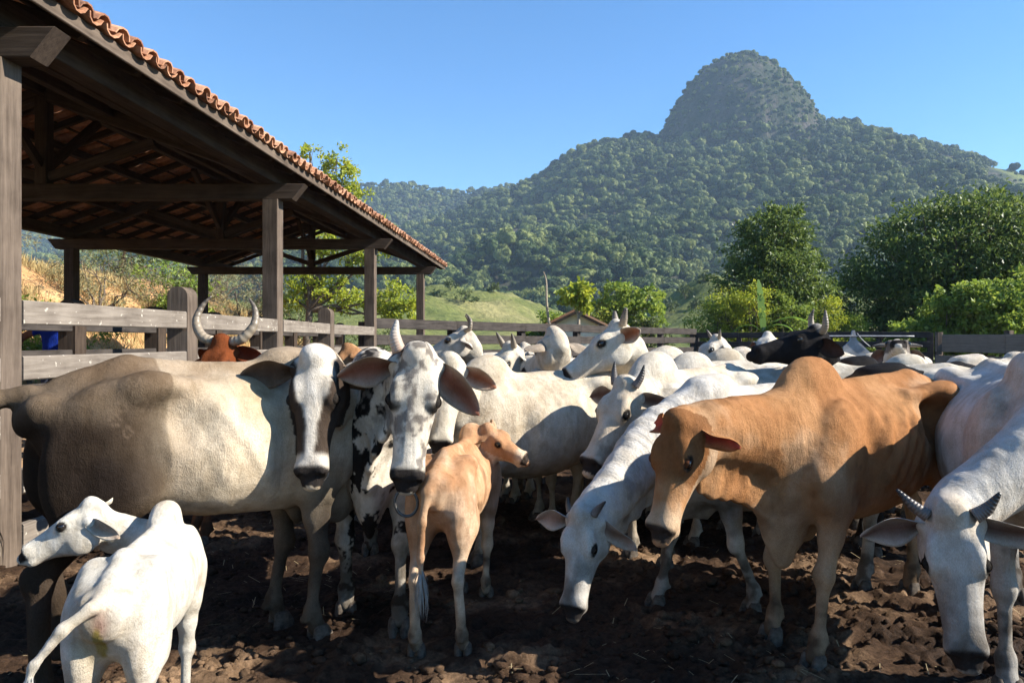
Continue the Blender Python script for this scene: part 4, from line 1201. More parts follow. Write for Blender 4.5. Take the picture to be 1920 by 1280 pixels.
# ------------------------------------------------------------------ timber shed
def wood_material(name, dark, light, nscale=1.0, splash=0.0):
    m, nt, N, L, B = mat(name)
    tc = nd(nt, 'ShaderNodeTexCoord')
    oi = nd(nt, 'ShaderNodeObjectInfo')
    at_ = nd(nt, 'ShaderNodeAttribute', attribute_name='grain')
    mp = nd(nt, 'ShaderNodeMapping'); mp.inputs['Scale'].default_value = (2.2, 34, 34)
    L.new(at_.outputs['Vector'], mp.inputs['Vector'])
    n1 = nd(nt, 'ShaderNodeTexNoise', i_Scale=nscale, i_Detail=7.0, i_Roughness=0.65); L.new(mp.outputs['Vector'], n1.inputs['Vector'])
    n2 = nd(nt, 'ShaderNodeTexNoise', i_Scale=3.5, i_Detail=5.0, i_Roughness=0.6); L.new(at_.outputs['Vector'], n2.inputs['Vector'])
    ad = nd(nt, 'ShaderNodeMath', operation='MULTIPLY_ADD'); ad.inputs[1].default_value = 0.6; L.new(n1.outputs['Fac'], ad.inputs[0])
    h = nd(nt, 'ShaderNodeMath', operation='MULTIPLY'); h.inputs[1].default_value = 0.4; L.new(n2.outputs['Fac'], h.inputs[0]); L.new(h.outputs[0], ad.inputs[2])
    mid = tuple((a + b) / 2 for a, b in zip(dark, light))
    r = ramp(nt, ad.outputs[0], [(0.33, dark), (0.5, mid), (0.68, light)])
    col = r.outputs['Color']
    if splash:
        n3 = nd(nt, 'ShaderNodeTexNoise', i_Scale=22.0, i_Detail=3.0, i_Roughness=0.5); L.new(at_.outputs['Vector'], n3.inputs['Vector'])
        rr = ramp(nt, n3.outputs['Fac'], [(0.66, (0, 0, 0)), (0.71, (splash,) * 3)])
        mx = nd(nt, 'ShaderNodeMix', data_type='RGBA'); L.new(rr.outputs['Color'], mx.inputs[0]); L.new(col, mx.inputs[6]); mx.inputs[7].default_value = (0.55, 0.5, 0.42, 1)
        col = mx.outputs[2]
    L.new(col, B.inputs['Base Color'])
    B.inputs['Roughness'].default_value = 0.85; B.inputs['Specular IOR Level'].default_value = 0.06
    bp = nd(nt, 'ShaderNodeBump'); bp.inputs['Strength'].default_value = 0.6; bp.inputs['Distance'].default_value = 0.008
    L.new(ad.outputs[0], bp.inputs['Height']); L.new(bp.outputs['Normal'], B.inputs['Normal'])
    return m
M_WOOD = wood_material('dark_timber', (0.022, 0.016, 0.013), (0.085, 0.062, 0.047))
M_WOOD_GREY = wood_material('weathered_timber', (0.10, 0.08, 0.065), (0.27, 0.23, 0.19), 1.0, 0.7)
M_WOOD_POST = wood_material('weathered_post', (0.050, 0.037, 0.029), (0.17, 0.13, 0.10))
M_WOOD_RAIL = wood_material('dark_rail', (0.02, 0.017, 0.016), (0.085, 0.072, 0.064))
M_WOOD_PLANK = wood_material('pale_plank', (0.17, 0.125, 0.09), (0.30, 0.235, 0.175))
def tile_material():
    m, nt, N, L, B = mat('clay_tile')
    tc = nd(nt, 'ShaderNodeTexCoord'); oi = nd(nt, 'ShaderNodeObjectInfo'); geo = nd(nt, 'ShaderNodeNewGeometry')
    n1 = nd(nt, 'ShaderNodeTexNoise', i_Scale=14.0, i_Detail=6.0, i_Roughness=0.65); L.new(geo.outputs['Position'], n1.inputs['Vector'])
    ad = nd(nt, 'ShaderNodeMath', operation='MULTIPLY_ADD'); ad.inputs[1].default_value = 0.35; L.new(oi.outputs['Random'], ad.inputs[0])
    h = nd(nt, 'ShaderNodeMath', operation='MULTIPLY'); h.inputs[1].default_value = 0.7; L.new(n1.outputs['Fac'], h.inputs[0]); L.new(h.outputs[0], ad.inputs[2])
    r = ramp(nt, ad.outputs[0], [(0.25, (0.10, 0.055, 0.04)), (0.48, (0.36, 0.17, 0.095)), (0.72, (0.55, 0.31, 0.19))])
    L.new(r.outputs['Color'], B.inputs['Base Color']); B.inputs['Roughness'].default_value = 0.85; B.inputs['Specular IOR Level'].default_value = 0.2
    bp = nd(nt, 'ShaderNodeBump'); bp.inputs['Strength'].default_value = 0.5; bp.inputs['Distance'].default_value = 0.01
    L.new(n1.outputs['Fac'], bp.inputs['Height']); L.new(bp.outputs['Normal'], B.inputs['Normal'])
    return m
M_TILE = tile_material()

_ax = np.array((80.0 / FPX, 1.0, 0))           # the shed's long axis
_rt = np.array((1.0, 0, 0))       # towards the corral
def SP(l, d, z):
    """shed coordinates: l to the right of the vanishing line (negative = shed side), d along the axis"""
    return _rt * l + _ax * d + np.array((0, 0, z))

def timber(name, p0, p1, w, h, material, parent, up=(0, 0, 1), bevel=0.008, chamfer=None):
    """squared beam from p0 to p1, w across, h in the up direction"""
    p0 = np.array(p0, float); p1 = np.array(p1, float)
    d = p1 - p0; L = np.linalg.norm(d); d /= L
    u = np.array(up, float); u = unit(u - d * u.dot(d)); s = np.cross(d, u)
    V = []; G = []
    b = min(bevel, w * 0.2, h * 0.2)
    sec = [(-w / 2 + b, -h / 2), (w / 2 - b, -h / 2), (w / 2, -h / 2 + b), (w / 2, h / 2 - b), (w / 2 - b, h / 2), (-w / 2 + b, h / 2), (-w / 2, h / 2 - b), (-w / 2, -h / 2 + b)]
    n = 2
    ph = random.Random(hash((round(p0[0], 2), round(p0[1], 2), round(p1[2], 2))) & 0xffff).random() * 40
    for i in range(n):
        for a, c in sec:
            e = 0.0
            if chamfer and i == 1: e = chamfer * max(0.0, (h / 2 - c) / h)
            V.append(p0 + d * (L * i - e) + s * a + u * c); G.append((L * i + ph, a + ph, c))
    F = [tuple(range(8))[::-1], tuple(range(8, 16))] + [(j, (j + 1) % 8, 8 + (j + 1) % 8, 8 + j) for j in range(8)]
    o = mesh_obj(name, V, F, material, parent)
    ga = o.data.attributes.new('grain', 'FLOAT_VECTOR', 'POINT'); ga.data.foreach_set('vector', np.array(G, np.float32).ravel())
    return o

POST_L, LEFT_L = -3.70, -9.70
POST_D = [4.95, 9.80, 15.0, 20.6]
shed = empty('timber_shed', tuple(SP(POST_L, 12, 0)))
tagobj(shed, 'open dark timber shed with clay tile roof along the corral', 'shed')
shed_inv = Matrix.Translation(-Vector(shed.location))
def sp(l, d, z): return SP(l, d, z) - np.array(shed.location)
ZT = 3.35
TH = 0.20
RISE = 0.36
LM = (POST_L + LEFT_L) / 2
ZR = 3.77                                    # rafter underside at the post line
def roofz(l):                                # top of rafters
    return ZR + RISE * (abs(l - LM) * -1 + (POST_L - LM))
for l in (POST_L, LEFT_L):
    for k, d in enumerate(POST_D):
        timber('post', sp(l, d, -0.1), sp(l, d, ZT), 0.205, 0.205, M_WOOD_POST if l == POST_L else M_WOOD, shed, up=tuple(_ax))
for k, d in enumerate(POST_D):
    # tie beam with chamfered ends past both posts
    timber('tie_beam', sp(LM, d, ZT + TH / 2), sp(POST_L + 0.44, d, ZT + TH / 2), 0.19, TH, M_WOOD, shed, chamfer=0.16)
    timber('tie_beam', sp(LM, d, ZT + TH / 2), sp(LEFT_L - 0.44, d, ZT + TH / 2), 0.19, TH, M_WOOD, shed, chamfer=0.16)
    zr = roofz(LM)
    timber('king_post', sp(LM, d, ZT + TH), sp(LM, d, zr - 0.16), 0.16, 0.16, M_WOOD, shed, up=tuple(_ax))
    for s in (1, -1):
        e = POST_L if s > 0 else LEFT_L
        timber('principal_rafter', sp(e, d, ZR - 0.09), sp(LM + s * 0.05, d, zr - 0.12), 0.14, 0.18, M_WOOD, shed)
        timber('strut', sp(LM + s * 0.08, d, ZT + TH + 0.10), sp(LM + s * 1.45, d, roofz(LM + s * 1.45) - 0.22), 0.10, 0.12, M_WOOD, shed)
D0, D1 = 3.1, 22.6
for l in (POST_L, LEFT_L):
    timber('wall_plate', sp(l, D0 + 0.1, ZT + TH + 0.105), sp(l, D1 - 0.3, ZT + TH + 0.105), 0.18, 0.21, M_WOOD, shed)
timber('ridge_beam', sp(LM, D0 + 0.1, roofz(LM) - 0.05), sp(LM, D1 - 0.3, roofz(LM) - 0.05), 0.12, 0.18, M_WOOD, shed)
for s in (1, -1):
    for q in (0.36, 0.70):
        l = LM + s * 3.0 * (1 - q)
        timber('purlin', sp(l, D0 + 0.1, roofz(l) - 0.045), sp(l, D1 - 0.3, roofz(l) - 0.045), 0.11, 0.13, M_WOOD, shed)
for k in range(4):
    d = POST_D[k]
    for q in (1, -1):
        if 0 <= k + q < 4 or (k == 0 and q < 0):
            timber('brace', sp(LM, d + q * 0.08, ZT + 0.45), sp(LM, d + q * 1.15, roofz(LM) - 0.16), 0.09, 0.11, M_WOOD, shed)
# common rafters carrying the tiles
OV = 0.36
nr = int((D1 - D0) / 0.72)
for k in range(nr + 1):
    d = D0 + 0.12 + k * (D1 - D0 - 0.24) / nr
    for s in (1, -1):
        e = LM + s * (3.0 + OV)
        timber('rafter', sp(LM + s * 0.07, d, roofz(LM) + 0.045), sp(e, d, roofz(e) + 0.045), 0.07, 0.10, M_WOOD, shed, chamfer=0.05)
for s in (1, -1):
    e = LM + s * (3.0 + OV + 0.015)
    timber('fascia_board', sp(e, D0, roofz(e) + 0.075), sp(e, D1, roofz(e) + 0.075), 0.028, 0.10, M_WOOD_POST, shed)
    for q in range(9):
        l = LM + s * (0.28 + q * 0.385)
        timber('batten', sp(l, D0, roofz(l) + 0.112), sp(l, D1, roofz(l) + 0.112), 0.045, 0.026, M_WOOD, shed)

# clay barrel tiles
def tile_mesh(cap):
    V = []; F = []; n = 5; L = 0.50
    for i, (x, r) in enumerate(((0.0, 0.098), (L, 0.078))):
        for t in (0, 1):
            rr = r - 0.014 * t
            for j in range(n + 1):
                a = math.pi * (0.04 + 0.92 * j / n)
                V.append((x, math.cos(a) * rr, math.sin(a) * rr * 0.82 if cap else -math.sin(a) * rr * 0.75 + 0.055))
    m = n + 1
    for j in range(n):
        q = [(j, j + 1, 2 * m + j + 1, 2 * m + j), (m + j, 3 * m + j, 3 * m + j + 1, m + j + 1), (j, m + j, m + j + 1, j + 1), (2 * m + j, 2 * m + j + 1, 3 * m + j + 1, 3 * m + j)]
        F += q
    F += [(0, 2 * m, 3 * m, m), (n, m + n, 3 * m + n, 2 * m + n)]
    me = bpy.data.meshes.new('tile_cap' if cap else 'tile_pan')
    me.from_pydata(V, [], F); me.materials.append(M_TILE); me.update()
    bm = bmesh.new(); bm.from_mesh(me); bmesh.ops.recalc_face_normals(bm, faces=bm.faces); bm.to_mesh(me); bm.free()
    return me
T_CAP, T_PAN = tile_mesh(True), tile_mesh(False)
PITCH = 0.213
rest_V = []; rest_F = []; ro = 0
cap_v = np.array([v.co[:] for v in T_CAP.vertices]); cap_f = [tuple(p.vertices) for p in T_CAP.polygons]
pan_v = np.array([v.co[:] for v in T_PAN.vertices]); pan_f = [tuple(p.vertices) for p in T_PAN.polygons]
rr_ = random.Random(4)
ncol = int((D1 - D0) / PITCH)
slope = math.atan(RISE)
n_ind = 0
for s in (1, -1):
    sl = unit(_rt * (-s) * math.cos(slope) + np.array((0, 0, math.sin(slope))))     # up the slope
    ac = _ax * s
    nrm = np.cross(sl, ac)
    if nrm[2] < 0: ac = -ac; nrm = np.cross(sl, ac)
    for row in range(9):
        for c in range(ncol + 1):
            for cap in (True, False):
                if cap and c == ncol: continue
                d = D0 + 0.06 + (c + (0.5 if cap else 0.0)) * PITCH
                l = LM + s * (3.0 + OV + 0.085 - row * 0.40 * math.cos(slope) + (0.02 if cap else 0.0) + rr_.uniform(-0.022, 0.022))
                base = sp(l, d + rr_.uniform(-0.008, 0.008), roofz(l) + (0.165 if cap else 0.150) + rr_.uniform(-0.004, 0.006) + 0.006 * row)
                tw = rr_.uniform(-0.06, 0.06)
                x = unit(sl + ac * tw - nrm * 0.035); y = unit(np.cross(nrm, x)); z = np.cross(x, y)
                R = np.stack([x, y, z], 1)
                if row == 0 and s == 1:
                    o = bpy.data.objects.new('tile', T_CAP if cap else T_PAN)
                    COL.objects.link(o); o.parent = shed
                    o.matrix_local = Matrix(((R[0, 0], R[0, 1], R[0, 2], base[0]), (R[1, 0], R[1, 1], R[1, 2], base[1]), (R[2, 0], R[2, 1], R[2, 2], base[2]), (0, 0, 0, 1)))
                    n_ind += 1
                else:
                    v = (cap_v if cap else pan_v) @ R.T + base
                    rest_V.append(v); rest_F += [tuple(i + ro for i in f) for f in (cap_f if cap else pan_f)]; ro += len(v)
me = fast_mesh('roof_tiles', np.concatenate(rest_V), np.array(rest_F), False)
o = link_mesh('roof_tiles', me, M_TILE, shed); o['kind'] = 'stuff'
# ridge tiles close the top
V = []; F = []
for c in range(int((D1 - D0) / 0.4)):
    d = D0 + c * 0.4; b = len(V)
    for dd, r in ((0, 0.15), (0.46, 0.13)):
        for j in range(7):
            a = math.pi * j / 6; V.append(sp(LM + math.cos(a) * r, d + dd, roofz(LM) + 0.17 + math.sin(a) * r * 0.8))
    F += [(b + j, b + j + 1, b + 8 + j, b + 7 + j) for j in range(6)]
o = mesh_obj('ridge_tiles', V, F, M_TILE, shed); o['kind'] = 'stuff'
sf = mesh_obj('shed_floor', [SP(LEFT_L - 0.6, D0, 0.25), SP(-5.6, D0, 0.25), SP(-5.6, D1, 0.25), SP(LEFT_L - 0.6, D1, 0.25), SP(LEFT_L - 0.6, D0, -0.3), SP(-5.6, D0, -0.3), SP(-5.6, D1, -0.3), SP(LEFT_L - 0.6, D1, -0.3)],
              [(0, 1, 2, 3), (4, 5, 1, 0), (5, 6, 2, 1), (6, 7, 3, 2), (7, 4, 0, 3)], simple_mat('packed_earth', (0.30, 0.19, 0.11), 0.95, 0.1, 3, 0.3, 0.4))
sf['kind'] = 'structure'

# ------------------------------------------------------------------ corral fences
def round_post(fence, org, l, d, top, w, material):
    """square post with a rounded head"""
    V = []; n = 10
    hw = w / 2
    prof = [(-hw, -0.1)] + [(-hw, top - hw - 0.06)] + [(-hw * math.cos(math.pi * i / n), top - hw + hw * math.sin(math.pi * i / n) * 1.0) for i in range(n + 1)] + [(hw, top - hw - 0.06), (hw, -0.1)]
    prof = [p for i, p in enumerate(prof)]
    m = len(prof); G = []
    for e in (-1, 1):
        for a, z in prof:
            V.append(SP(l + a, d + e * hw * 1.05, z) - org); G.append((z, a, e * hw))
    F = [tuple(range(m)), tuple(range(m, 2 * m))[::-1]] + [(j, m + j, m + (j + 1) % m, (j + 1) % m) for j in range(m)]
    o = mesh_obj('post', V, F, material, fence)
    ga = o.data.attributes.new('grain', 'FLOAT_VECTOR', 'POINT'); ga.data.foreach_set('vector', np.array(G, np.float32).ravel())

RAILS = [1.703, 1.318, 0.935, 0.555, 0.18]
f1 = empty('corral_fence', tuple(SP(POST_L, 8, 0)))
tagobj(f1, 'weathered grey plank corral fence with round-headed posts along the shed', 'fence')
o1 = np.array(f1.location)
stops = [3.0, 4.85, 5.055, 7.29, 7.52, 9.69, 9.91, 11.95, 12.18, 14.89]
for d in (7.405, 12.065):
    round_post(f1, o1, POST_L + 0.01, d, 2.04, 0.20, M_WOOD_POST)
for a, b in ((3.0, 4.845), (5.055, 7.295), (7.515, 9.695), (9.905, 11.955), (12.175, 14.895)):
    for z in RAILS:
        timber('rail', SP(POST_L + 0.075, a, z + rr_.uniform(-0.006, 0.006)) - o1, SP(POST_L + 0.075, b, z + rr_.uniform(-0.006, 0.006)) - o1, 0.062, 0.165, M_WOOD_GREY, f1)
f2 = empty('corral_fence', tuple(SP(-6.0, 10, 0)))
tagobj(f2, 'dark inner plank fence under the shed roof behind the grey one', 'fence')
o2 = np.array(f2.location)
dd = np.arange(3.5, 22.5, 1.93)
for k, d in enumerate(dd):
    round_post(f2, o2, -6.0, d, 2.02, 0.21, M_WOOD)
    if k + 1 < len(dd):
        for z in RAILS:
            timber('rail', SP(-5.95, d + 0.12, z) - o2, SP(-5.95, dd[k + 1] - 0.12, z) - o2, 0.06, 0.16, M_WOOD_RAIL, f2)

def plain_fence(name, label, A, B, tops, h, nspan, pmat, rmat, posttop=0.0, thick=0.06):
    root = empty(name, (A[0], A[1], 0)); tagobj(root, label, 'fence')
    A = np.array((A[0], A[1], 0.0)); B = np.array((B[0], B[1], 0.0)); org = np.array(root.location)
    d = unit(B - A); nrm = np.array((d[1], -d[0], 0))
    if nrm[1] > 0: nrm = -nrm
    L = np.linalg.norm(B - A)
    for k in range(nspan + 1):
        p = A + d * L * k / nspan - nrm * 0.12
        timber('post', p + (0, 0, -0.2) - org, p + (0, 0, tops[0] + posttop + rr_.uniform(-0.05, 0.02)) - org, 0.17, 0.17, pmat, root, up=tuple(d))
        if k < nspan:
            for t in tops:
                q0 = A + d * (L * k / nspan + 0.004); q1 = A + d * (L * (k + 1) / nspan - 0.004)
                timber('rail', q0 + (0, 0, t - h / 2 + rr_.uniform(-0.012, 0.012)) - org, q1 + (0, 0, t - h / 2 + rr_.uniform(-0.012, 0.012)) - org, thick, h, rmat, root)
    return root
FA = at(690, 600, 15.0); FB = at(1305, 617, 27.5); FC = at(1745, 628, 24.5)
plain_fence('corral_fence', 'dark plank fence closing the far side of the corral below the hills', FA, FB, [1.97, 1.64, 1.30, 0.95, 0.6, 0.25], 0.21, 6, M_WOOD_RAIL, M_WOOD_RAIL, -0.05)
plain_fence('corral_fence', 'weathered rail fence in front of the bushes and the big tree', FB, FC, [1.83, 1.50, 1.16, 0.8, 0.45], 0.20, 5, M_WOOD_RAIL, M_WOOD_RAIL, -0.02)
FD = at(1755, 628, 23.6); FE = at(2250, 628, 17.0)
plain_fence('corral_fence', 'pale wide plank fence at the right edge', FD, FE, [1.705, 1.06, 0.5], 0.54, 3, M_WOOD_POST, M_WOOD_PLANK, 0.14)
g = empty('gate_post', tuple(at(1752, 640, 23.2).xy) + (0,)); tagobj(g, 'thick weathered gate post beside the pale plank', 'post')
timber('shaft', (0, 0, -0.2), (0, 0, 1.92), 0.42, 0.40, M_WOOD_RAIL, g)
timber('latch_board', (0.02, -0.23, 1.1), (0.02, -0.23, 1.78), 0.14, 0.05, M_WOOD_POST, g, up=(0, -1, 0))
g2 = empty('gate_post', tuple(at(1653, 640, 23.0).xy) + (0,)); tagobj(g2, 'short round-topped dark gate post behind the raised muzzle', 'post')
timber('shaft', (0, 0, -0.2), (0, 0, 1.70), 0.34, 0.32, M_WOOD_RAIL, g2)
timber('cap', (0, 0, 1.703), (0, 0, 1.85), 0.38, 0.36, M_WOOD_RAIL, g2, bevel=0.06)
M_METAL = simple_mat('galvanised_metal', (0.24, 0.24, 0.25), 0.45, 0.5, 6, 0.3)
sg = empty('squeeze_gate', tuple(at(1600, 640, 20.0).xy) + (0,)); tagobj(sg, 'grey metal cattle gate flap with a pull rod by the far fence', 'gate')
bm = bmesh.new()
pr = [(-0.28, 0.2), (-0.28, 1.35), (-0.10, 1.52), (-0.03, 1.80), (0.03, 1.80), (0.08, 1.55), (0.55, 1.10), (0.62, 0.2)]
vs = [bm.verts.new((x, -0.03, z)) for x, z in pr] + [bm.verts.new((x, 0.03, z)) for x, z in pr]
n_ = len(pr)
bm.faces.new(vs[:n_]); bm.faces.new(vs[n_:][::-1])
for j in range(n_): bm.faces.new((vs[j], vs[n_ + j], vs[n_ + (j + 1) % n_], vs[(j + 1) % n_]))
bmesh.ops.recalc_face_normals(bm, faces=bm.faces)
me = bpy.data.meshes.new('flap'); bm.to_mesh(me); bm.free()
link_mesh('flap', me, M_METAL, sg)
tube('pull_rod', [(0.07, -0.06, 1.72), (0.2, -0.06, 1.55), (0.42, -0.06, 1.36)], [0.014, 0.014, 0.014], M_METAL, sg, 8, False)
tube('cross_rod', [(-1.0, -0.05, 1.64), (0.0, -0.05, 1.645), (1.6, -0.05, 1.64)], [0.02, 0.02, 0.02], M_METAL, sg, 8, False)

# ------------------------------------------------------------------ earth bank behind the shed
def bank_material():
    m, nt, N, L, B = mat('cut_earth')
    tc = nd(nt, 'ShaderNodeTexCoord'); geo = nd(nt, 'ShaderNodeNewGeometry')
    n1 = nd(nt, 'ShaderNodeTexNoise', i_Scale=0.9, i_Detail=8.0, i_Roughness=0.7); L.new(tc.outputs['Object'], n1.inputs['Vector'])
    r = ramp(nt, n1.outputs['Fac'], [(0.3, (0.30, 0.15, 0.06)), (0.5, (0.50, 0.28, 0.125)), (0.7, (0.60, 0.40, 0.20))])
    L.new(r.outputs['Color'], B.inputs['Base Color']); B.inputs['Roughness'].default_value = 0.95; B.inputs['Specular IOR Level'].default_value = 0.1
    bp = nd(nt, 'ShaderNodeBump'); bp.inputs['Strength'].default_value = 1.0; bp.inputs['Distance'].default_value = 0.25
    L.new(n1.outputs['Fac'], bp.inputs['Height']); L.new(bp.outputs['Normal'], B.inputs['Normal'])
    return m
def bank_z(X, Y):
    P = np.stack([X, Y, np.zeros_like(X)], -1)
    # foot of the bank runs from (-13,14) to (-9.5,45)
    foot = -12.2 + (Y - 10) * 0.075 + 1.2 * (fbm(P, 0.15, 3, 14) - 0.5)
    s = np.clip((foot - X), 0, 60)
    h = 3.4 * (1 - np.exp(-s / 1.3)) + 0.30 * s * np.exp(-s / 30)
    fall = 1 - sstep(30, 58, Y)
    return -0.16 + h * fall * (0.9 + 0.35 * (fbm(P, 0.35, 4, 15) - 0.5)) * sstep(-4, 6, Y + 10)
terrain_grid('earth_bank', np.arange(-55, -6.5, 0.45), np.arange(-8, 64, 0.6), bank_z, bank_material())
def bank_point(rs, y0, y1, s0, s1):
    y = rs.uniform(y0, y1); foot = -12.2 + (y - 10) * 0.075
    x = foot - rs.uniform(s0, s1)
    return x, y, float(bank_z(np.array([[x]]), np.array([[y]]))[0, 0])
rs_ = np.random.RandomState(9)
def bush(name, label, base, r, h, n, ls, lm, seed, cat='bush', group=None, aspect=0.5, nl=9):
    rs = np.random.RandomState(seed)
    make_tree(name, label, base, lobes(rs, nl, r * 0.75, r * 0.75, h * 0.25, h * 0.85, min(r, h) * 0.42), n, ls, lm, M_BARK, 0.05 + 0.02 * r, cat, group, seed, fork=(0, 0, h * 0.15), shell=0.35, aspect=aspect, droop=0.15)
spots = [(27, 0.9, 2.6, 'leafy yellow-green bush on top of the bank at the left edge', M_LEAF_BUSH, 2.1, 2.4), (18.5, 0.4, 3.0, 'green bush on the bank beside the left shed post', M_LEAF_BUSH, 1.8, 2.2),
         (23, 1.5, 0, 'dry straw-coloured scrub on the bank behind the left post', M_LEAF_DRY, 2.3, 2.2), (28, 1.3, 0, 'tangled dry scrub in the middle of the bank', M_LEAF_DRY, 2.6, 2.4),
         (33, 1.4, 0, 'grey-green dry shrub spilling down the bank', M_LEAF_DRY, 2.6, 2.6), (37, 0.8, 0, 'olive shrub at the low end of the bank', M_LEAF_OLIVE, 2.4, 2.8),
         (42, 0.2, 0, 'dark green shrub at the foot of the bank', M_LEAF_OLIVE, 2.2, 2.6), (46, -1.2, 0, 'rounded green shrub past the end of the bank', M_LEAF_OLIVE, 2.3, 2.9),
         (22, 5.2, 0, 'pale dry thicket on the crest of the bank', M_LEAF_DRY, 3.4, 2.6), (30, 5.0, 0, 'olive thicket on the crest of the bank', M_LEAF_OLIVE, 3.6, 3.0),
         (38, 5.0, 0, 'broad shrub on the crest near the far shed posts', M_LEAF_DRY, 3.4, 3.2), (16.5, 3.6, 0, 'bright bush high on the bank by the near post', M_LEAF_BUSH, 2.4, 2.4)]
for k, (y, s, _, lab, lm, r, h) in enumerate(spots):
    foot = -12.2 + (y - 10) * 0.075; x = foot - s
    z = float(bank_z(np.array([[x]]), np.array([[y]]))[0, 0])
    bush('bush', lab, (x, y, z - 0.2), r, h, 2600, 0.16 if lm is not M_LEAF_DRY else 0.13, lm, 200 + k, 'bush', 'shrubs on the earth bank', 0.4 if lm is not M_LEAF_DRY else 0.22)
# dry grass on the bank
def bank_grass():
    rs = np.random.RandomState(3); C = []
    for k in range(9000):
        y = rs.uniform(13, 48); foot = -12.2 + (y - 10) * 0.075; C.append((foot - rs.gamma(2.0, 1.3), y))
    C = np.array(C); z = bank_z(C[:, 0], C[:, 1]); n = fbm(np.stack([C[:, 0], C[:, 1], z], -1), 0.5, 3, 2)
    m = n > 0.47; C = np.concatenate([C, z[:, None]], 1)[m]
    C = np.repeat(C, 5, 0) + rs.normal(size=(len(C) * 5, 3)) * (0.12, 0.12, 0.0)
    N_ = np.tile((0, 0, 1.0), (len(C), 1))
    me = leaves_mesh('bank_grass', C, N_ * 1.5, 0.36, rs, 0.07, -0.8)
    tagobj(link_mesh('bank_grass', me, leaf_material('straw', (0.22, 0.17, 0.07), (0.42, 0.32, 0.14), (0.58, 0.46, 0.22), 0.3, 0.8)), 'dry straw-coloured grass on the cut earth bank', 'grass', kind='stuff')
bank_grass()
# ------------------------------------------------------------------ trees, shrubs, house
def base_at(px, d, z=-0.1): return ((px - 960) / FPX * d, d, z)
def gz(px, d):
    x = (px - 960) / FPX * d
    return (x, d, float(ground_z(np.array([[x]]), np.array([[float(d)]]))[0, 0]))
r_ = np.random.RandomState(21)
make_tree('mango_tree', 'dark round mango tree in the middle distance behind the banana plant', gz(1440, 32),
          [(0.2, 0, 6.3, 1.2), (0.8, 0.3, 5.6, 1.1), (-0.7, 0, 5.3, 1.15), (1.35, 0, 4.2, 1.15), (-1.25, -0.3, 3.9, 1.15), (0.2, -0.7, 4.5, 1.3), (1.5, 0.2, 2.8, 1.0), (-1.5, 0, 2.5, 1.0), (0, 0.8, 3.0, 1.4), (-0.6, -0.8, 2.4, 1.1), (0.8, -0.8, 2.5, 1.1), (0.6, 0, 6.8, 0.7)],
          30000, 0.19, M_LEAF_DARK, M_BARK, 0.28, seed=31, droop=0.55, aspect=0.36, shell=0.5)
make_tree('mango_tree', 'huge spreading dark-leaved tree at the right edge of the view', gz(1815, 34),
          [(0, 0, 7.0, 1.9), (-2.0, 0, 6.3, 1.8), (2.2, 0, 6.8, 1.9), (-3.6, 0, 5.2, 1.8), (3.8, 0, 5.9, 2.0), (0, -1.8, 5.8, 2.1), (-1.8, -1.6, 4.8, 2.0), (2.0, -1.6, 5.0, 2.1), (-4.4, 0, 3.6, 1.6), (4.6, 0, 4.2, 1.9), (-3.2, -1.2, 3.2, 1.6), (0.2, -2.0, 3.6, 1.8), (3.0, -1.6, 3.4, 1.9), (-4.6, 0.2, 2.2, 1.3), (-1.6, 0.5, 3.0, 2.0), (1.5, 1.5, 5.0, 2.6), (5.2, 0, 2.8, 1.7)],
          62000, 0.23, M_LEAF_DARK, M_BARK, 0.42, seed=32, droop=0.45, aspect=0.36, shell=0.5)
# lime-coloured shrub hedge in front of it
for k, (px, d, r, h, lab) in enumerate([(1775, 26.5, 1.3, 3.7, 'bright leafy shrub left of the pale plank below the big tree'), (1850, 26, 1.5, 4.0, 'tall bright shrub in the middle of the plank fence'), (1925, 25.5, 1.6, 4.3, 'bright yellow-green shrub cut by the right frame edge'), (1690, 29, 0.9, 2.4, 'low bright shrub behind the round-topped gate post')]):
    bush('shrub', lab, gz(px, d), r, h, 7000, 0.17, M_LEAF_BUSH, 300 + k, 'shrub', 'bright shrubs behind the right fence', 0.55, 12)
for k, (px, d, r, h, lab) in enumerate([(1345, 31, 1.5, 3.7, 'wispy light green bush at the left of the fence bushes'), (1400, 30, 1.5, 4.2, 'pale green bush below the banana plant'), (1470, 30.5, 1.4, 3.9, 'fresh green bush behind the black cow horns'), (1530, 31, 1.3, 3.5, 'low yellow-green bush right of the black cow'), (1585, 31.5, 1.3, 3.2, 'loose pale bush near the metal gate')]):
    bush('bush', lab, gz(px, d), r, h, 6500, 0.13, M_LEAF_LIME if k % 2 else M_LEAF_BUSH, 320 + k, 'bush', 'light bushes behind the far fence', 0.3, 12)
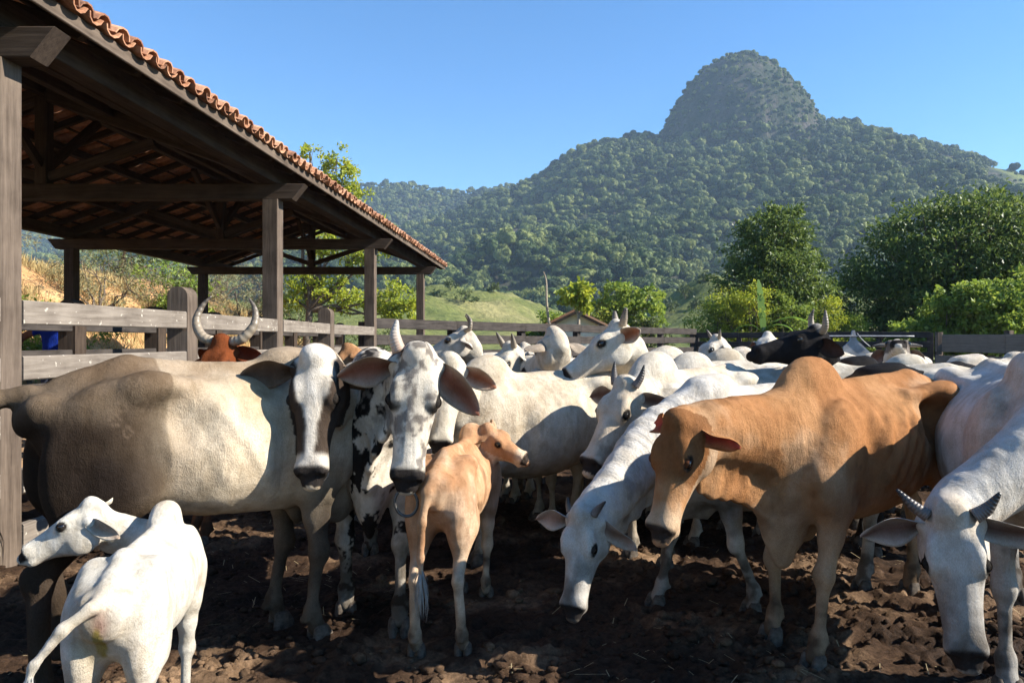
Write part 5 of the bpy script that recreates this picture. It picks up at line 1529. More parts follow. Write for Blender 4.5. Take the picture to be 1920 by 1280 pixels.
# banana plant
def banana(px, d):
    b = gz(px, d)
    root = empty('banana_plant', b); tagobj(root, 'banana plant with one upright and one arching striped leaf', 'plant')
    tube('stem', [(0, 0, -0.1), (0.02, 0, 1.0), (0.0, 0, 2.2)], [0.13, 0.11, 0.07], simple_mat('banana_stem', (0.16, 0.2, 0.07), 0.6, 0.3), root, 9, False)
    lm = leaf_material('banana_leaf', (0.06, 0.13, 0.02), (0.12, 0.22, 0.035), (0.22, 0.32, 0.06), 0.5)
    for pts, w in (([(0, 0, 2.1), (-0.06, 0, 2.7), (-0.12, 0, 3.4), (-0.2, 0.02, 4.05)], 0.17), ([(0, 0, 2.1), (0.4, -0.1, 2.45), (1.1, -0.2, 2.6), (1.8, -0.2, 2.35)], 0.2), ([(0, 0, 2.0), (0.3, -0.3, 2.3), (0.8, -0.5, 2.2), (1.2, -0.6, 1.7)], 0.2), ([(0, 0, 2.0), (-0.4, 0.2, 2.3), (-0.9, 0.3, 2.2), (-1.3, 0.3, 1.8)], 0.18)):
        P = np.array(pts, float); V = []; F = []; n = 22
        for i in range(n + 1):
            t = i / n * (len(P) - 1); j = min(int(t), len(P) - 2); f = t - j
            p0, p1, p2, p3 = P[max(j - 1, 0)], P[j], P[j + 1], P[min(j + 2, len(P) - 1)]
            c = 0.5 * ((2 * p1) + (p2 - p0) * f + (2 * p0 - 5 * p1 + 4 * p2 - p3) * f * f + (3 * p1 - p0 - 3 * p2 + p3) * f ** 3)
            u = i / n; ww = w * math.sin(math.pi * min(1, 0.12 + u * 0.85)) ** 0.6 * (0.78 if i % 3 == 0 and i > 3 else 1.0) + 0.01
            tg = unit(P[j + 1] - P[j]); s = unit(np.cross(tg, (0.2, 1, 0.3) if abs(tg[2]) > 0.8 else (0, 0, 1)))
            if abs(tg[2]) > 0.8: s = unit((1, 0.35, 0))
            V += [c + s * ww + (0, 0, -0.25 * ww), c + (0, 0, 0.0), c - s * ww + (0, 0, -0.25 * ww)]
        for i in range(n):
            a = 3 * i; F += [(a, a + 3, a + 4, a + 1), (a + 1, a + 4, a + 5, a + 2)]
        mesh_obj('leaf', V, F, lm, root)
banana(1432, 29.0)
# house with a white gable
def house():
    d = 40.0; c = at(1078, 640, d)
    root = empty('house', (c.x, d, 0)); tagobj(root, 'small white gabled house with a tile roof behind the far fence', 'house')
    k = d / FPX
    hw = 1.45; ze = EYE + 30 * k; za = EYE + 55 * k
    V = [(-hw, 0, -0.3), (hw, 0, -0.3), (hw, 0, ze), (0, 0, za), (-hw, 0, ze), (-hw, 7, -0.3), (hw, 7, -0.3), (hw, 7, ze), (0, 7, za), (-hw, 7, ze)]
    F = [(0, 1, 2, 3, 4), (9, 8, 7, 6, 5), (1, 6, 7, 2), (0, 4, 9, 5)]
    mesh_obj('wall', V, F, simple_mat('white_render', (0.72, 0.68, 0.62), 0.9, 0.2, 3, 0.1, 0.2), root)
    for s in (1, -1):
        sl = (za - ze) / hw; e = hw + 0.45
        V = []
        for y in (-0.5, 7.4):
            V += [(0, y, za + 0.05), (s * e, y, za + 0.05 - sl * e), (s * e, y, za + 0.17 - sl * e), (0, y, za + 0.17)]
        r = mesh_obj('roof', V, [(0, 1, 5, 4), (1, 2, 6, 5), (2, 3, 7, 6), (0, 3, 2, 1), (4, 5, 6, 7)], M_TILE, root)
        timber('barge_board', (0.0, -0.45, za - 0.04), (s * (e - 0.05), -0.45, za - 0.04 - sl * (e - 0.05)), 0.08, 0.14, M_WOOD, r)
house()
# leafy plants round the house
make_tree('papaya_tree', 'papaya tree with bright drooping leaves in front of the white gable', gz(1085, 36), [(0, 0, 3.85, 0.62), (0.28, 0, 4.15, 0.5), (-0.32, 0, 4.05, 0.5), (0.4, 0, 3.5, 0.42), (-0.4, 0, 3.5, 0.4)], 1500, 0.24, M_LEAF_LIME, M_BARK_PALE, 0.10, seed=41, droop=0.7, aspect=0.6, shell=0.4)
make_tree('tree', 'leafy green tree to the right of the white gable', gz(1168, 42), [(0, 0, 3.3, 1.1), (-1.2, 0, 3.1, 1.0), (1.1, 0, 3.0, 1.1), (1.5, 0, 4.1, 0.8), (-0.5, 0, 4.3, 0.8), (0.6, 0, 1.9, 1.2), (-1.0, 0, 1.8, 1.1)], 6500, 0.24, M_LEAF_BUSH, M_BARK_PALE, 0.13, seed=42, aspect=0.6, shell=0.35)
bush('bush', 'dense dark shrub at the right end of the house trees', gz(1222, 40), 1.1, 3.0, 3500, 0.16, M_LEAF_OLIVE, 43, 'bush')
bush('bush', 'bright bush left of the white gable', gz(1045, 44), 1.4, 3.6, 4000, 0.2, M_LEAF_BUSH, 44, 'bush')
bush('bush', 'low green bush at the left end of the house bushes', gz(998, 43), 1.1, 2.6, 3000, 0.2, M_LEAF_BUSH, 45, 'bush')
dp = empty('dead_tree', gz(1040, 37)); tagobj(dp, 'bare leaning pole of a dead tree left of the gable', 'tree')
tube('trunk', [(0.05, 0, -0.3), (-0.05, 0, 1.6), (-0.28, 0, 2.6), (-0.40, 0, 3.6), (-0.42, 0, 4.6), (-0.55, 0, 5.1)], [0.10, 0.09, 0.075, 0.06, 0.045, 0.02], M_BARK_PALE, dp, 8, False)
# yellow-green tree behind the shed
make_tree('tree', 'yellow-green loose-crowned tree rising behind the shed roof', gz(572, 33),
          [(1.0, 0, 8.2, 0.75), (0.6, 0, 9.2, 0.7), (1.7, 0, 9.0, 0.7), (0.2, 0, 10.0, 0.45), (1.4, 0, 9.7, 0.55), (2.0, 0, 8.0, 0.75), (3.2, 0, 6.6, 0.7), (3.8, 0, 6.0, 0.6), (4.0, 0, 3.6, 0.85), (3.4, 0, 3.0, 0.75), (4.5, 0, 3.0, 0.7), (1.2, 0, 3.9, 0.8), (2.1, 0, 3.5, 0.7), (0.3, 0, 4.3, 0.8), (0.9, 0, 6.0, 0.8), (2.4, 0, 5.6, 0.9), (-0.5, 0, 3.6, 0.8)],
          9500, 0.17, M_LEAF_LIME, M_BARK, 0.20, seed=51, fork=(0.2, 0, 3.0), shell=0.2, aspect=0.5, droop=0.2)
make_tree('tree', 'dark leafy tree among the shed posts beside the bank', gz(500, 40), [(0, 0, 2.6, 1.5), (-1.4, 0, 2.2, 1.3), (1.2, 0, 2.0, 1.2), (0.4, 0, 3.4, 1.0)], 5200, 0.19, M_LEAF_OLIVE, M_BARK, 0.14, seed=52, shell=0.35)
# scattered scrub on the pasture knolls
kn = [(650, 150), (700, 160), (735, 148), (820, 152), (845, 158), (890, 150), (925, 160), (1255, 150), (1285, 158), (1300, 148), (1320, 160), (1600, 150), (870, 140), (780, 145)]
where = ['under the shed eave', 'between the last shed posts', 'at the last shed post', 'just right of the shed end', 'on the left grassy knoll', 'on the right slope of the knoll', 'near the knoll foot', 'right of the house trees', 'left on the right-hand knoll', 'on the right-hand knoll', 'high on the right-hand knoll', 'between the two big trees', 'low on the left knoll', 'on the crest below the forest']
for k, (px, d) in enumerate(kn):
    b = gz(px, d)
    bush('bush', 'small dark scrub bush on pasture ' + where[k], b, 1.2 + r_.rand() * 1.3, 1.4 + r_.rand() * 1.3, 420, 0.42, M_LEAF_OLIVE, 400 + k, 'bush', 'scrub dotted over the pasture', 0.6, 6)

# ------------------------------------------------------------------ person in blue behind the fence
def person():
    p = at(104, 640, 9.8)
    f = Field((-0.7, -0.35, 0), (0.6, 0.35, 1.85), 0.014)
    for s in (1, -1):
        f.cone((s * 0.10, 0, 0.92), (s * 0.11, 0.01, 0.50), 0.092, 0.062, 0.04); f.cone((s * 0.11, 0.01, 0.50), (s * 0.115, 0.0, 0.09), 0.060, 0.042, 0.03)
        f.cone((s * 0.115, 0.02, 0.05), (s * 0.125, -0.17, 0.035), (0.045, 0.045), (0.042, 0.03), 0.03)
    f.cone((0, 0, 0.95), (0, 0, 1.15), (0.155, 0.11), (0.145, 0.10), 0.05, (1, 0, 0)); f.cone((0, 0, 1.15), (0, 0, 1.38), (0.15, 0.105), (0.185, 0.11), 0.05, (1, 0, 0))
    f.cone((-0.17, 0, 1.42), (0.17, 0, 1.42), 0.068, 0.068, 0.05)
    f.cone((0, 0, 1.42), (0, -0.01, 1.53), 0.055, 0.05, 0.03); f.ell((0, -0.015, 1.63), (0.078, 0.098, 0.115), 0.02); f.ell((0, -0.11, 1.61), (0.014, 0.022, 0.02), 0.015)
    f.cone((-0.19, 0, 1.42), (-0.42, -0.04, 1.30), 0.055, 0.043, 0.03); f.cone((-0.42, -0.04, 1.30), (-0.36, -0.22, 1.14), 0.042, 0.030, 0.025)
    f.cone((0.19, 0, 1.42), (0.25, 0.02, 1.12), 0.055, 0.043, 0.03); f.cone((0.25, 0.02, 1.12), (0.22, -0.16, 0.95), 0.042, 0.030, 0.025)
    for hx_, hy_, hz_ in ((-0.36, -0.22, 1.14), (0.22, -0.16, 0.95)):
        f.ell((hx_, hy_ - 0.05, hz_ - 0.02), (0.036, 0.05, 0.018), 0.02)
        for q in range(4): f.cone((hx_ - 0.027 + q * 0.018, hy_ - 0.09, hz_ - 0.025), (hx_ - 0.03 + q * 0.02, hy_ - 0.15 - 0.01 * (q in (1, 2)), hz_ - 0.05), 0.009, 0.008, 0.004)
        f.cone((hx_ + 0.03, hy_ - 0.03, hz_ - 0.02), (hx_ + 0.06, hy_ - 0.09, hz_ - 0.03), 0.011, 0.009, 0.006)
    P, Q = f.mesh(2)
    C = np.tile(np.array((0.20, 0.10, 0.065), np.float32), (len(P), 1))
    x, y, z = P.T
    shirt = (z > 0.93) & (z < 1.50) & (np.abs(x) < 0.27) & ~((z > 1.47) & (np.abs(x) < 0.07)) & ~((np.abs(x) > 0.19) & (z < 1.2))
    C[shirt] = (0.012, 0.035, 0.30); C[z <= 0.93] = (0.05, 0.06, 0.09); C[z < 0.09] = (0.03, 0.02, 0.015)
    C[(z > 1.64) & (y > -0.07)] = (0.012, 0.01, 0.008); C[z > 1.70] = (0.012, 0.01, 0.008)
    me = fast_mesh('person_body', P, Q); me.materials.append(M_COAT); set_color(me, 'coat', C); set_color(me, 'fold', np.zeros((len(P), 3), np.float32))
    root = empty('person', (p.x, p.y, 0.25)); tagobj(root, 'person in a blue shirt standing behind the grey fence rails', 'person')
    link_mesh('body', me, None, root)
person()

# ------------------------------------------------------------------ the air between here and the mountain
def haze():
    x0, x1, y0, y1, z0, z1 = -1600, 1600, -330, 1850, -12, 380
    V = [(x, y, z) for z in (z0, z1) for y in (y0, y1) for x in (x0, x1)]
    F = [(0, 2, 3, 1), (4, 5, 7, 6), (0, 1, 5, 4), (2, 6, 7, 3), (0, 4, 6, 2), (1, 3, 7, 5)]
    m = bpy.data.materials.new('haze_air'); m.use_nodes = True
    nt = m.node_tree; nt.nodes.clear()
    out = nt.nodes.new('ShaderNodeOutputMaterial'); v = nt.nodes.new('ShaderNodeVolumePrincipled')
    v.inputs['Color'].default_value = (0.55, 0.74, 1.0, 1)
    v.inputs['Density'].default_value = 0.00018
    v.inputs['Anisotropy'].default_value = 0.0
    nt.links.new(v.outputs['Volume'], out.inputs['Volume'])
    o = mesh_obj('haze', V, F, m)
    tagobj(o, 'thin blue morning haze in front of the mountain', 'haze', kind='stuff')
haze()
# ------------------------------------------------------------------ the herd
G_HERD = 'cattle crowded in the corral'
def W2(px, d):
    return ((px - 960.0) / FPX * d, d)
def straight_horns(l=0.10, out=0.05, r=0.022, fwdx=-0.03, y=0.062):
    return [([(0.0, s * y, 0.045), (fwdx * 0.5, s * (y + out * 0.5), 0.045 + l * 0.5), (fwdx, s * (y + out), 0.045 + l)], [r, r * 0.75, r * 0.15]) for s in (1, -1)]

# grey-brown cow, rump towards the camera, face turned back to it
cow('cow', 'grey-brown cow with dark rump and white blaze, looking at camera beside rail fence', 'cow', (-1.47, 3.52), 42, 1.065,
    at(592, 672, 3.55), (0.03, -0.30, -0.95), (0.05, -0.95, 0.30), coat_greybrown, G_HERD,
    lenf=0.86, legs=((-0.10, 0.0), (-0.04, 0.0), (0.05, 0), (-0.10, 0)), hump=0.08, bony=0.3, girth=0.90, belly=-0.07, brisket=0.05, ear_len=0.26, ear_wid=0.14,
    ears=[((0.05, 0.75, -0.75), (0.7, 0, 0.3)), ((-0.02, -1, 0.05), (0.75, 0, 0.65))], ear_in=(0.10, 0.07, 0.055), ear_out=(0.20, 0.15, 0.11), hollow=1.0, ribs=0.0035,
    tail=[(-0.80, 0, 1.205), (-0.90, 0.03, 1.19), (-0.98, 0.07, 1.10), (-0.99, 0.10, 0.92), (-0.93, 0.10, 0.72)], headscale=1.0, foldamp=0.3)

# spotted bull facing the camera
cow('bull', 'black-speckled white bull with iron nose ring facing the camera', 'bull', (-0.80, 4.62), -86, 1.0,
    at(783, 668, 3.52), (-0.06, -0.22, -0.97), (0.10, -0.96, 0.22), coat_spotted, G_HERD,
    legs=((0.26, 0.02), (0.0, 0.0), (0, 0), (0, 0)), hump=0.18, hump_w=0.12, brisket=0.1, dewlap=1.3, neckfat=1.15, legfat=1.12, headscale=1.12,
    horns=[([(-0.01, -0.075, 0.03), (-0.07, -0.10, 0.035), (-0.145, -0.098, 0.03)], [0.032, 0.026, 0.006])], horn_mat=M_HORN_PINK, ring=True,
    ears=[((0.62, 0.75, 0.05), (0.30, -0.25, 0.85)), ((0.16, -1.0, 0.10), (0.62, 0.0, 0.72))], ear_len=0.25, ear_wid=0.14, ear_in=(0.26, 0.10, 0.065), ear_out=(0.40, 0.35, 0.29))

# tan calf seen from behind
cow('calf', 'tan calf seen from behind with its head turned right, below the bull', 'calf', W2(862, 4.05), 82, 0.735,
    at(912, 808, 4.32), (0.85, -0.22, -0.50), (0.38, -0.45, 0.80), coat_tan((0.52, 0.33, 0.20), (0.64, 0.54, 0.42), 70, (0.44, 0.22, 0.11), 0.7, headred=0.0), 'calves in the corral',
    calf=True, facelen=0.80, hump=0.10, hump_w=0.06, dewlap=0.5, legs=((0.05, 0.0), (-0.05, 0.0), (-0.02, 0.02), (0.03, -0.03)), voxel=0.009, ear_len=0.20, ear_wid=0.11, headscale=0.86, girth=0.92,
    ears=[((-0.45, 0.8, 0.25), (0.4, 0.3, 0.7)), ((-0.25, -0.85, -0.5), (0.6, -0.5, 0.2))], ear_in=(0.45, 0.30, 0.2), ear_out=(0.50, 0.36, 0.23),
    tail=[(-0.78, 0, 1.17), (-0.86, 0.03, 1.10), (-0.895, 0.05, 0.92), (-0.89, 0.06, 0.70), (-0.87, 0.06, 0.52)], ribs=0.002, tuft=M_HAIR_GREY, legfat=1.0)

# white calf, close, seen from behind
cow('calf', 'white calf seen from behind at the near edge, tail swung out, head turned left', 'calf', (-1.33, 2.72), 102, 0.62,
    at(176, 955, 2.92), (-0.83, -0.28, -0.48), (-0.42, -0.12, 0.88), coat_scouring(coat_white((0.656, 0.620, 0.547), (0.52, 0.49, 0.44), 0.3, 81, 0.35)), 'calves in the corral',
    calf=True, facelen=0.80, hump=0.10, hump_w=0.06, dewlap=0.6, legs=((0.06, 0), (-0.05, 0), (-0.05, 0.02), (0.06, 0.0)), voxel=0.008, headscale=1.02,
    ears=[((-0.55, 0.35, -0.65), (0.3, 0.85, 0.1)), ((-0.70, -0.55, 0.30), (0.2, 0.2, 0.9))], ear_len=0.20, ear_wid=0.115, ear_in=(0.50, 0.40, 0.32), ear_out=(0.66, 0.60, 0.51),
    tail=[(-0.78, 0, 1.17), (-0.87, 0.03, 1.16), (-0.93, 0.13, 1.09), (-0.96, 0.24, 0.95), (-0.96, 0.28, 0.80)], tuft=M_HAIR_GREY, ribs=0.001, legfat=1.15, girth=1.15, ear_edge=(0.5, 0.38, 0.3))

# white cow side-on in the second rank
cow('cow', 'cream white cow standing side-on behind the tan calf', 'cow', (0.22, 5.42), 207, 0.98,
    at(842, 680, 4.45), (-0.06, -0.42, -0.90), (0.05, -0.90, 0.42), coat_white((0.602, 0.547, 0.446), (0.50, 0.45, 0.37), 0.5, 91, 0.7), G_HERD,
    hump=0.14, legs=((0.06, 0), (-0.1, 0), (0, 0), (0, 0)), ears=[((0.25, 0.95, 0.0), (0.55, 0, 0.75)), ((0.25, -0.95, 0.0), (0.55, 0, 0.75))], ear_in=(0.30, 0.12, 0.07), ear_len=0.22, belly=0.03)

# horned white cow looking left
cow('cow', 'white cow with short dark horns looking left over the head-down cow', 'cow', W2(1300, 5.35), 222, 1.0,
    at(1176, 726, 4.32), (-0.48, -0.40, -0.77), (-0.52, -0.58, 0.62), coat_white((0.602, 0.547, 0.456), (0.46, 0.43, 0.39), 0.4, 95, 0.7), G_HERD,
    hump=0.14, horns=[([(0.0, s * 0.07, 0.03), (-0.05, s * 0.095, 0.05), (-0.115, s * 0.105, 0.085)], [0.026, 0.020, 0.004]) for s in (1, -1)], horn_mat=M_HORN_DARK, ear_in=(0.16, 0.09, 0.07),
    ears=[((-0.15, 1.0, -0.05), (0.7, 0.1, 0.5)), ((0.10, -1.0, 0.05), (0.6, -0.3, 0.6))], ear_len=0.19, ear_wid=0.11, headscale=1.0)

# white cow, head to the ground
cow('cow', 'white cow sniffing the ground with lowered head, in front of the tan cow', 'cow', (1.48, 4.36), 205, 0.95,
    at(1094, 962, 3.45), (-0.17, -0.30, -0.93), (-0.46, -0.82, 0.34), coat_white((0.638, 0.602, 0.547), (0.50, 0.49, 0.47), 0.5, 101, 0.8), G_HERD,
    hump=0.09, bony=0.5, legs=((-0.26, 0.03), (0.16, -0.02), (0, 0), (0, 0)), horns=[([(0.0, -0.068, 0.04), (-0.035, -0.08, 0.05), (-0.075, -0.085, 0.06)], [0.020, 0.014, 0.006]), ([(0.0, 0.075, 0.03), (-0.04, 0.11, 0.05), (-0.075, 0.15, 0.07)], [0.024, 0.018, 0.004])],
    horn_mat=M_HORN_DARK, ears=[((0.30, 0.70, -0.45), (0.65, 0.45, 0.30)), ((-0.02, -1.0, -0.02), (0.55, 0.05, 0.70))], ear_len=0.24, ear_wid=0.125, ear_in=(0.30, 0.20, 0.16), headscale=0.86)

# tan cow
cow('cow', 'thin tan polled cow with visible ribs and hip bones standing in front', 'cow', (1.82, 3.88), 214, 1.0,
    at(1276, 792, 3.10), (-0.27, -0.24, -0.93), (-0.66, -0.66, 0.36), coat_tan(), G_HERD,
    hump=0.13, hump_w=0.065, bony=1.0, brisket=0.12, lid=(0.10, 0.04, 0.02), legs=((0.10, 0.0), (-0.02, -0.03), (0.05, 0), (-0.1, 0)), ribs=0.010, hollow=1.8, girth=0.85, belly=-0.05, dewlap=1.3,
    ears=[((0.02, 1.0, -0.15), (0.65, 0.35, 0.35)), ((-0.35, -0.75, -0.45), (0.3, 0.4, 0.9))], ear_len=0.20, ear_wid=0.115, ear_in=(0.45, 0.08, 0.06), ear_out=(0.40, 0.19, 0.08), headscale=0.87, foldamp=0.07)

# right-hand white cow, head down facing the camera
cow('cow', 'white cow with dark pointed horns and lowered face, nearest on the right', 'cow', (1.0 * (1925 - 960) / FPX * 3.62, 3.72), 249, 1.045,
    at(1781, 962, 2.84), (-0.05, -0.30, -0.95), (-0.46, -0.84, 0.29), coat_white((0.602, 0.575, 0.529), (0.44, 0.43, 0.42), 0.55, 111, 0.7, 0.35), G_HERD,
    hump=0.11, bony=0.4, legs=((-0.1, 0), (0.12, -0.02), (0, 0), (0, 0)), horns=[([(0.01, -0.075, 0.03), (-0.03, -0.125, 0.04), (-0.09, -0.175, 0.05)], [0.027, 0.021, 0.005]), ([(0.01, 0.078, 0.03), (-0.02, 0.125, 0.035), (-0.075, 0.17, 0.06)], [0.03, 0.024, 0.005])],
    horn_mat=M_HORN_DARK, ears=[((0.16, 1.0, 0.0), (0.65, -0.1, 0.7)), ((0.10, -1.0, 0.0), (0.65, 0.1, 0.7))], ear_len=0.24, ear_wid=0.125, ear_in=(0.16, 0.10, 0.085), headscale=0.94)

# ------------------------------------------------------------------ cattle behind
BV = 0.017
cow('cow', 'red-brown cow with long curved horns behind the grey-brown cow', 'cow', W2(505, 5.9), 215, 1.0,
    at(418, 644, 5.3), (-0.10, -0.55, -0.83), (-0.05, -0.83, 0.55), coat_tan((0.30, 0.095, 0.035), (0.42, 0.2, 0.1), 120, (0.25, 0.07, 0.025), 0.2), G_HERD, voxel=BV,
    hump=0.05, horns=[([(-0.01, s * 0.07, 0.02), (-0.03, s * 0.15, 0.04), (-0.13, s * 0.215, 0.07), (-0.24, s * 0.20, 0.10), (-0.32, s * 0.14, 0.13)], [0.034, 0.036, 0.03, 0.02, 0.005]) for s in (1, -1)], horn_mat=M_HORN_PALE,
    ears=[((-0.05, 1, -0.1), (0.6, 0, 0.5)), ((-0.05, -0.7, -0.7), (0.6, 0, 0.5))], ear_len=0.2, ear_in=(0.20, 0.04, 0.02))
cow('cow', 'white cow raising its head high above the herd, facing left', 'cow', W2(1345, 6.25), 192, 1.02,
    at(1160, 620, 5.55), (-0.80, -0.18, -0.57), (-0.55, -0.05, 0.83), coat_white((0.620, 0.575, 0.492), (0.52, 0.48, 0.42), 0.35, 131, 0.3), G_HERD, voxel=0.013,
    hump=0.14, horns=[([(-0.03, s * 0.07, 0.03), (-0.06, s * 0.10, 0.07), (-0.10, s * 0.13, 0.12)], [0.03, 0.026, 0.012]) for s in (1, -1)], horn_mat=M_HORN_PALE,
    ears=[((-0.4, 0.8, 0.1), (0.55, 0.75, 0.1)), ((-0.55, -0.9, 0.1), (0.4, -0.5, -0.6))], ear_len=0.21, ear_wid=0.13, ear_in=(0.34, 0.13, 0.07), headscale=1.0)
cow('cow', 'white cow seen from behind its head with a long grey ear sticking out left', 'cow', W2(1070, 6.7), 150, 0.98,
    at(1040, 628, 6.0), (-0.35, 0.60, -0.70), (-0.3, 0.5, 0.85), coat_white((0.602, 0.547, 0.456), (0.5, 0.46, 0.4), 0.4, 141, 0.3), G_HERD, voxel=BV,
    hump=0.1, ears=[((0.0, 1, -0.2), (0.7, 0, -0.3)), ((0.0, -1, -0.2), (0.7, 0, -0.3))], ear_len=0.24, ear_wid=0.14, ear_out=(0.33, 0.28, 0.23))
cow('cow', 'pale cow with upright curved horns against the far rails', 'cow', W2(985, 8.4), 200, 1.0,
    at(872, 626, 7.6), (-0.85, -0.1, -0.40), (-0.4, 0, 0.9), coat_white((0.565, 0.519, 0.446), (0.42, 0.38, 0.33), 0.6, 151, 0.3), G_HERD, voxel=BV,
    hump=0.08, horns=[([(-0.02, s * 0.06, 0.03), (-0.06, s * 0.12, 0.03), (-0.10, s * 0.13, 0.10), (-0.09, s * 0.10, 0.18)], [0.026, 0.024, 0.018, 0.005]) for s in (1, -1)], horn_mat=M_HORN_PALE)
cow('cow', 'tan-grey cow showing only its rounded rump behind the bull', 'cow', W2(905, 7.0), 62, 0.97,
    at(960, 690, 8.0), (0.3, 0.6, -0.7), (0.2, 0.6, 0.7), coat_tan((0.34, 0.26, 0.18), (0.42, 0.34, 0.26), 160, (0.24, 0.17, 0.12), 0.2), G_HERD, voxel=BV, hump=0.06)
cow('cow', 'white cow with one thick upright horn behind the side-on cow', 'cow', W2(1010, 7.4), 215, 0.97,
    at(958, 655, 6.5), (-0.5, -0.5, -0.7), (-0.35, -0.5, 0.8), coat_white((0.602, 0.557, 0.474), (0.5, 0.46, 0.4), 0.4, 165, 0.3), G_HERD, voxel=BV,
    hump=0.1, horns=straight_horns(0.14, 0.03, 0.03), horn_mat=M_HORN_PALE)
cow('cow', 'black cow with pale upright horns stretching its head left', 'cow', W2(1700, 6.2), 186, 1.0,
    at(1532, 628, 5.6), (-0.97, -0.10, -0.20), (-0.20, -0.10, 0.97), coat_black, G_HERD, voxel=0.013,
    hump=0.08, horns=[([(-0.01, s * 0.06, 0.03), (-0.02, s * 0.10, 0.07), (-0.03, s * 0.105, 0.13), (-0.05, s * 0.085, 0.19)], [0.03, 0.026, 0.02, 0.005]) for s in (1, -1)], horn_mat=M_HORN_PALE,
    ears=[((-0.5, 0.9, -0.35), (0.5, 0.7, -0.1)), ((-0.3, -0.9, -0.3), (0.6, -0.5, 0))], ear_len=0.19, ear_wid=0.15, ear_in=(0.06, 0.035, 0.03), ear_out=(0.03, 0.028, 0.027), headscale=0.98)
cow('cow', 'dark-nosed cow lifting its muzzle to the camera by the gate post', 'cow', W2(1720, 8.0), 244, 0.98,
    at(1682, 652, 7.2), (-0.43, -0.89, 0.13), (0.06, 0.12, 0.99), coat_darkface, G_HERD, voxel=BV, hump=0.08,
    horns=[([(-0.02, s * 0.06, 0.03), (-0.02, s * 0.15, 0.03), (0.0, s * 0.22, 0.02)], [0.024, 0.02, 0.005]) for s in (1, -1)], horn_mat=M_HORN_PALE, ear_len=0.17)
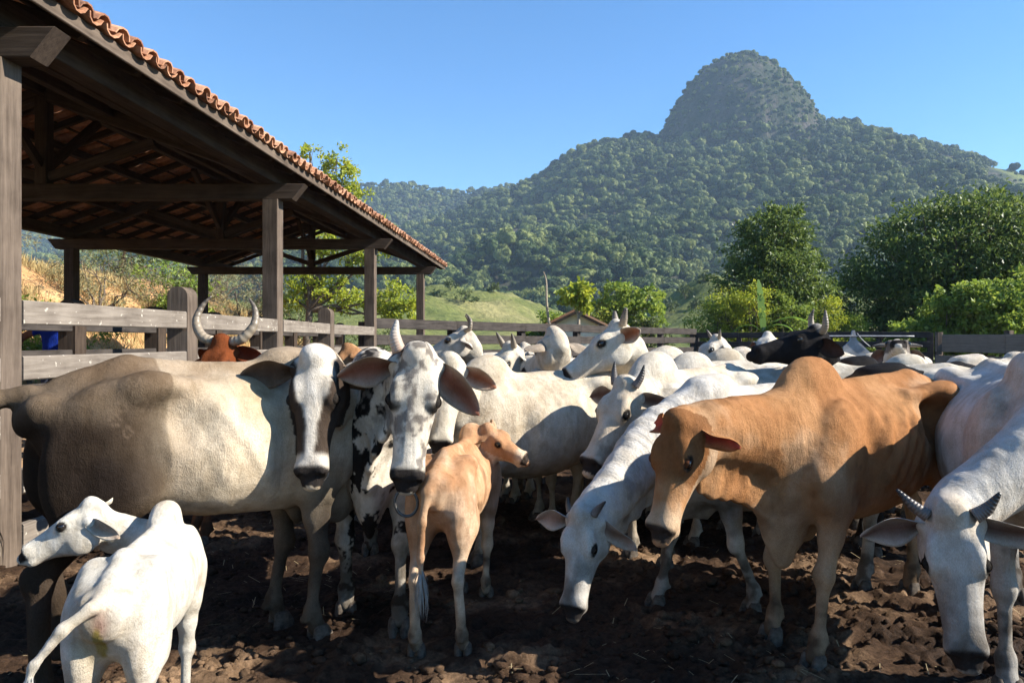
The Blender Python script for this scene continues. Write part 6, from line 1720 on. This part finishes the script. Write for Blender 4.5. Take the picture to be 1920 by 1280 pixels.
# backs that fill the corral: (px, d, heading, scale, head px/py/d, face dir, tint, label)
backs = [
    (1450, 6.9, 182, 1.0, (1310, 735, 6.0), (-0.5, -0.3, -0.8), (0.62, 0.55, 0.44), 'cream cow whose long straight back shows under the black head'),
    (1395, 5.75, 196, 0.97, (1262, 790, 5.2), (-0.4, -0.3, -0.85), (0.68, 0.63, 0.55), 'white cow with greyish hump behind the lowered-head cow'),
    (1640, 5.55, 150, 1.0, (1500, 770, 6.2), (-0.4, 0.3, -0.85), (0.70, 0.64, 0.54), 'white cow whose sloping rump shows over the tan cow'),
    (1800, 6.4, 176, 0.97, (1600, 790, 6.2), (-0.4, -0.3, -0.85), (0.66, 0.60, 0.50), 'pale cow with its back showing above the tan hip'),
    (1860, 9.5, 20, 0.97, (2000, 700, 9.8), (0.4, -0.3, -0.85), (0.62, 0.57, 0.50), 'white cow far back along the pale plank'),
    (1640, 8.8, 200, 0.97, (1530, 700, 8.2), (-0.6, -0.3, -0.7), (0.66, 0.62, 0.56), 'white cow behind the black cow near the metal gate'),
    (1450, 9.3, 195, 1.0, (1345, 640, 8.4), (-0.75, -0.35, -0.55), (0.64, 0.59, 0.52), 'grey-eared white cow looking left before the far fence'),
    (1250, 9.0, 185, 0.97, (1130, 668, 8.0), (-0.7, -0.3, -0.6), (0.62, 0.58, 0.50), 'white cow behind the high-headed cow'),
    (700, 8.2, 150, 0.92, (655, 655, 7.6), (-0.6, -0.3, -0.7), (0.60, 0.42, 0.26), 'sandy cow between the rounded fence post and the bull'),
    (790, 9.6, 170, 0.95, (720, 690, 9.0), (-0.6, -0.2, -0.7), (0.62, 0.57, 0.49), 'white cow beside the corner of the dark rails'),
    (1520, 10.6, 12, 0.97, (1440, 632, 9.8), (-0.5, -0.6, -0.5), (0.66, 0.62, 0.55), 'white cow with big round ear in front of the bush'),
    (1770, 5.3, 175, 0.98, (1600, 830, 5.1), (-0.4, -0.2, -0.9), (0.02, 0.018, 0.018), 'black cow wedged behind the tan cow and the horned white cow'),
    (1120, 6.3, 200, 0.93, (1010, 760, 5.9), (-0.5, -0.3, -0.8), (0.64, 0.58, 0.49), 'pale cow standing between the side-on cow and the high-headed cow'),
    (930, 6.1, 170, 0.92, (790, 760, 5.9), (-0.6, -0.2, -0.8), (0.62, 0.56, 0.47), 'off-white cow mostly hidden behind the bull and the side-on cow'),
    (1215, 7.4, 160, 0.95, (1110, 700, 7.8), (-0.7, 0.2, -0.7), (0.60, 0.54, 0.45), 'cream cow in the row behind the high-headed cow'),
    (760, 6.9, 190, 0.92, (640, 700, 6.7), (-0.7, -0.2, -0.7), (0.60, 0.54, 0.46), 'pale cow between the bull and the far rails'),
    (1570, 7.8, 8, 0.98, (1700, 705, 7.7), (0.6, -0.2, -0.75), (0.64, 0.58, 0.49), 'pale cow with its back just behind the black cow'),
    (1890, 7.6, 186, 1.0, (1780, 700, 7.4), (-0.7, -0.2, -0.7), (0.66, 0.60, 0.52), 'white cow behind the horned white cow at the right edge'),
    (1330, 7.7, 15, 0.98, (1440, 700, 7.6), (0.6, -0.2, -0.75), (0.64, 0.59, 0.50), 'white cow with a flat back left of the black head'),
    (1085, 10.4, 190, 0.97, (985, 652, 9.7), (-0.6, -0.3, -0.6), (0.64, 0.58, 0.50), 'small pale cow at the far rails under the gable'),
]
for k, (px, d, hd, sc, hp, fv, tint, lab) in enumerate(backs):
    hu = unit(np.array((fv[0], fv[1], 0)))
    upv = (hu[0] * 0.6, hu[1] * 0.6, 0.8)
    if tint[0] < 0.1: ct = coat_black
    elif tint[2] < 0.3: ct = coat_tan((0.46, 0.28, 0.15), (0.62, 0.48, 0.33), 170, (0.42, 0.22, 0.11), 0.3)
    else: ct = coat_white(tuple(c * 0.88 for c in tint), tuple(c * 0.62 for c in tint), 0.5, 170 + k, 0.4)
    cow('cow', lab, 'cow', W2(px, d), hd, sc * 1.01, at(*hp), fv, upv, ct, G_HERD, voxel=0.019, hump=(0.13, 0.10, 0.05)[k % 3] if k != 1 else 0.16,
        horns=straight_horns(0.10, 0.05) if k % 3 == 0 else (), horn_mat=M_HORN_PALE, ear_len=0.2)
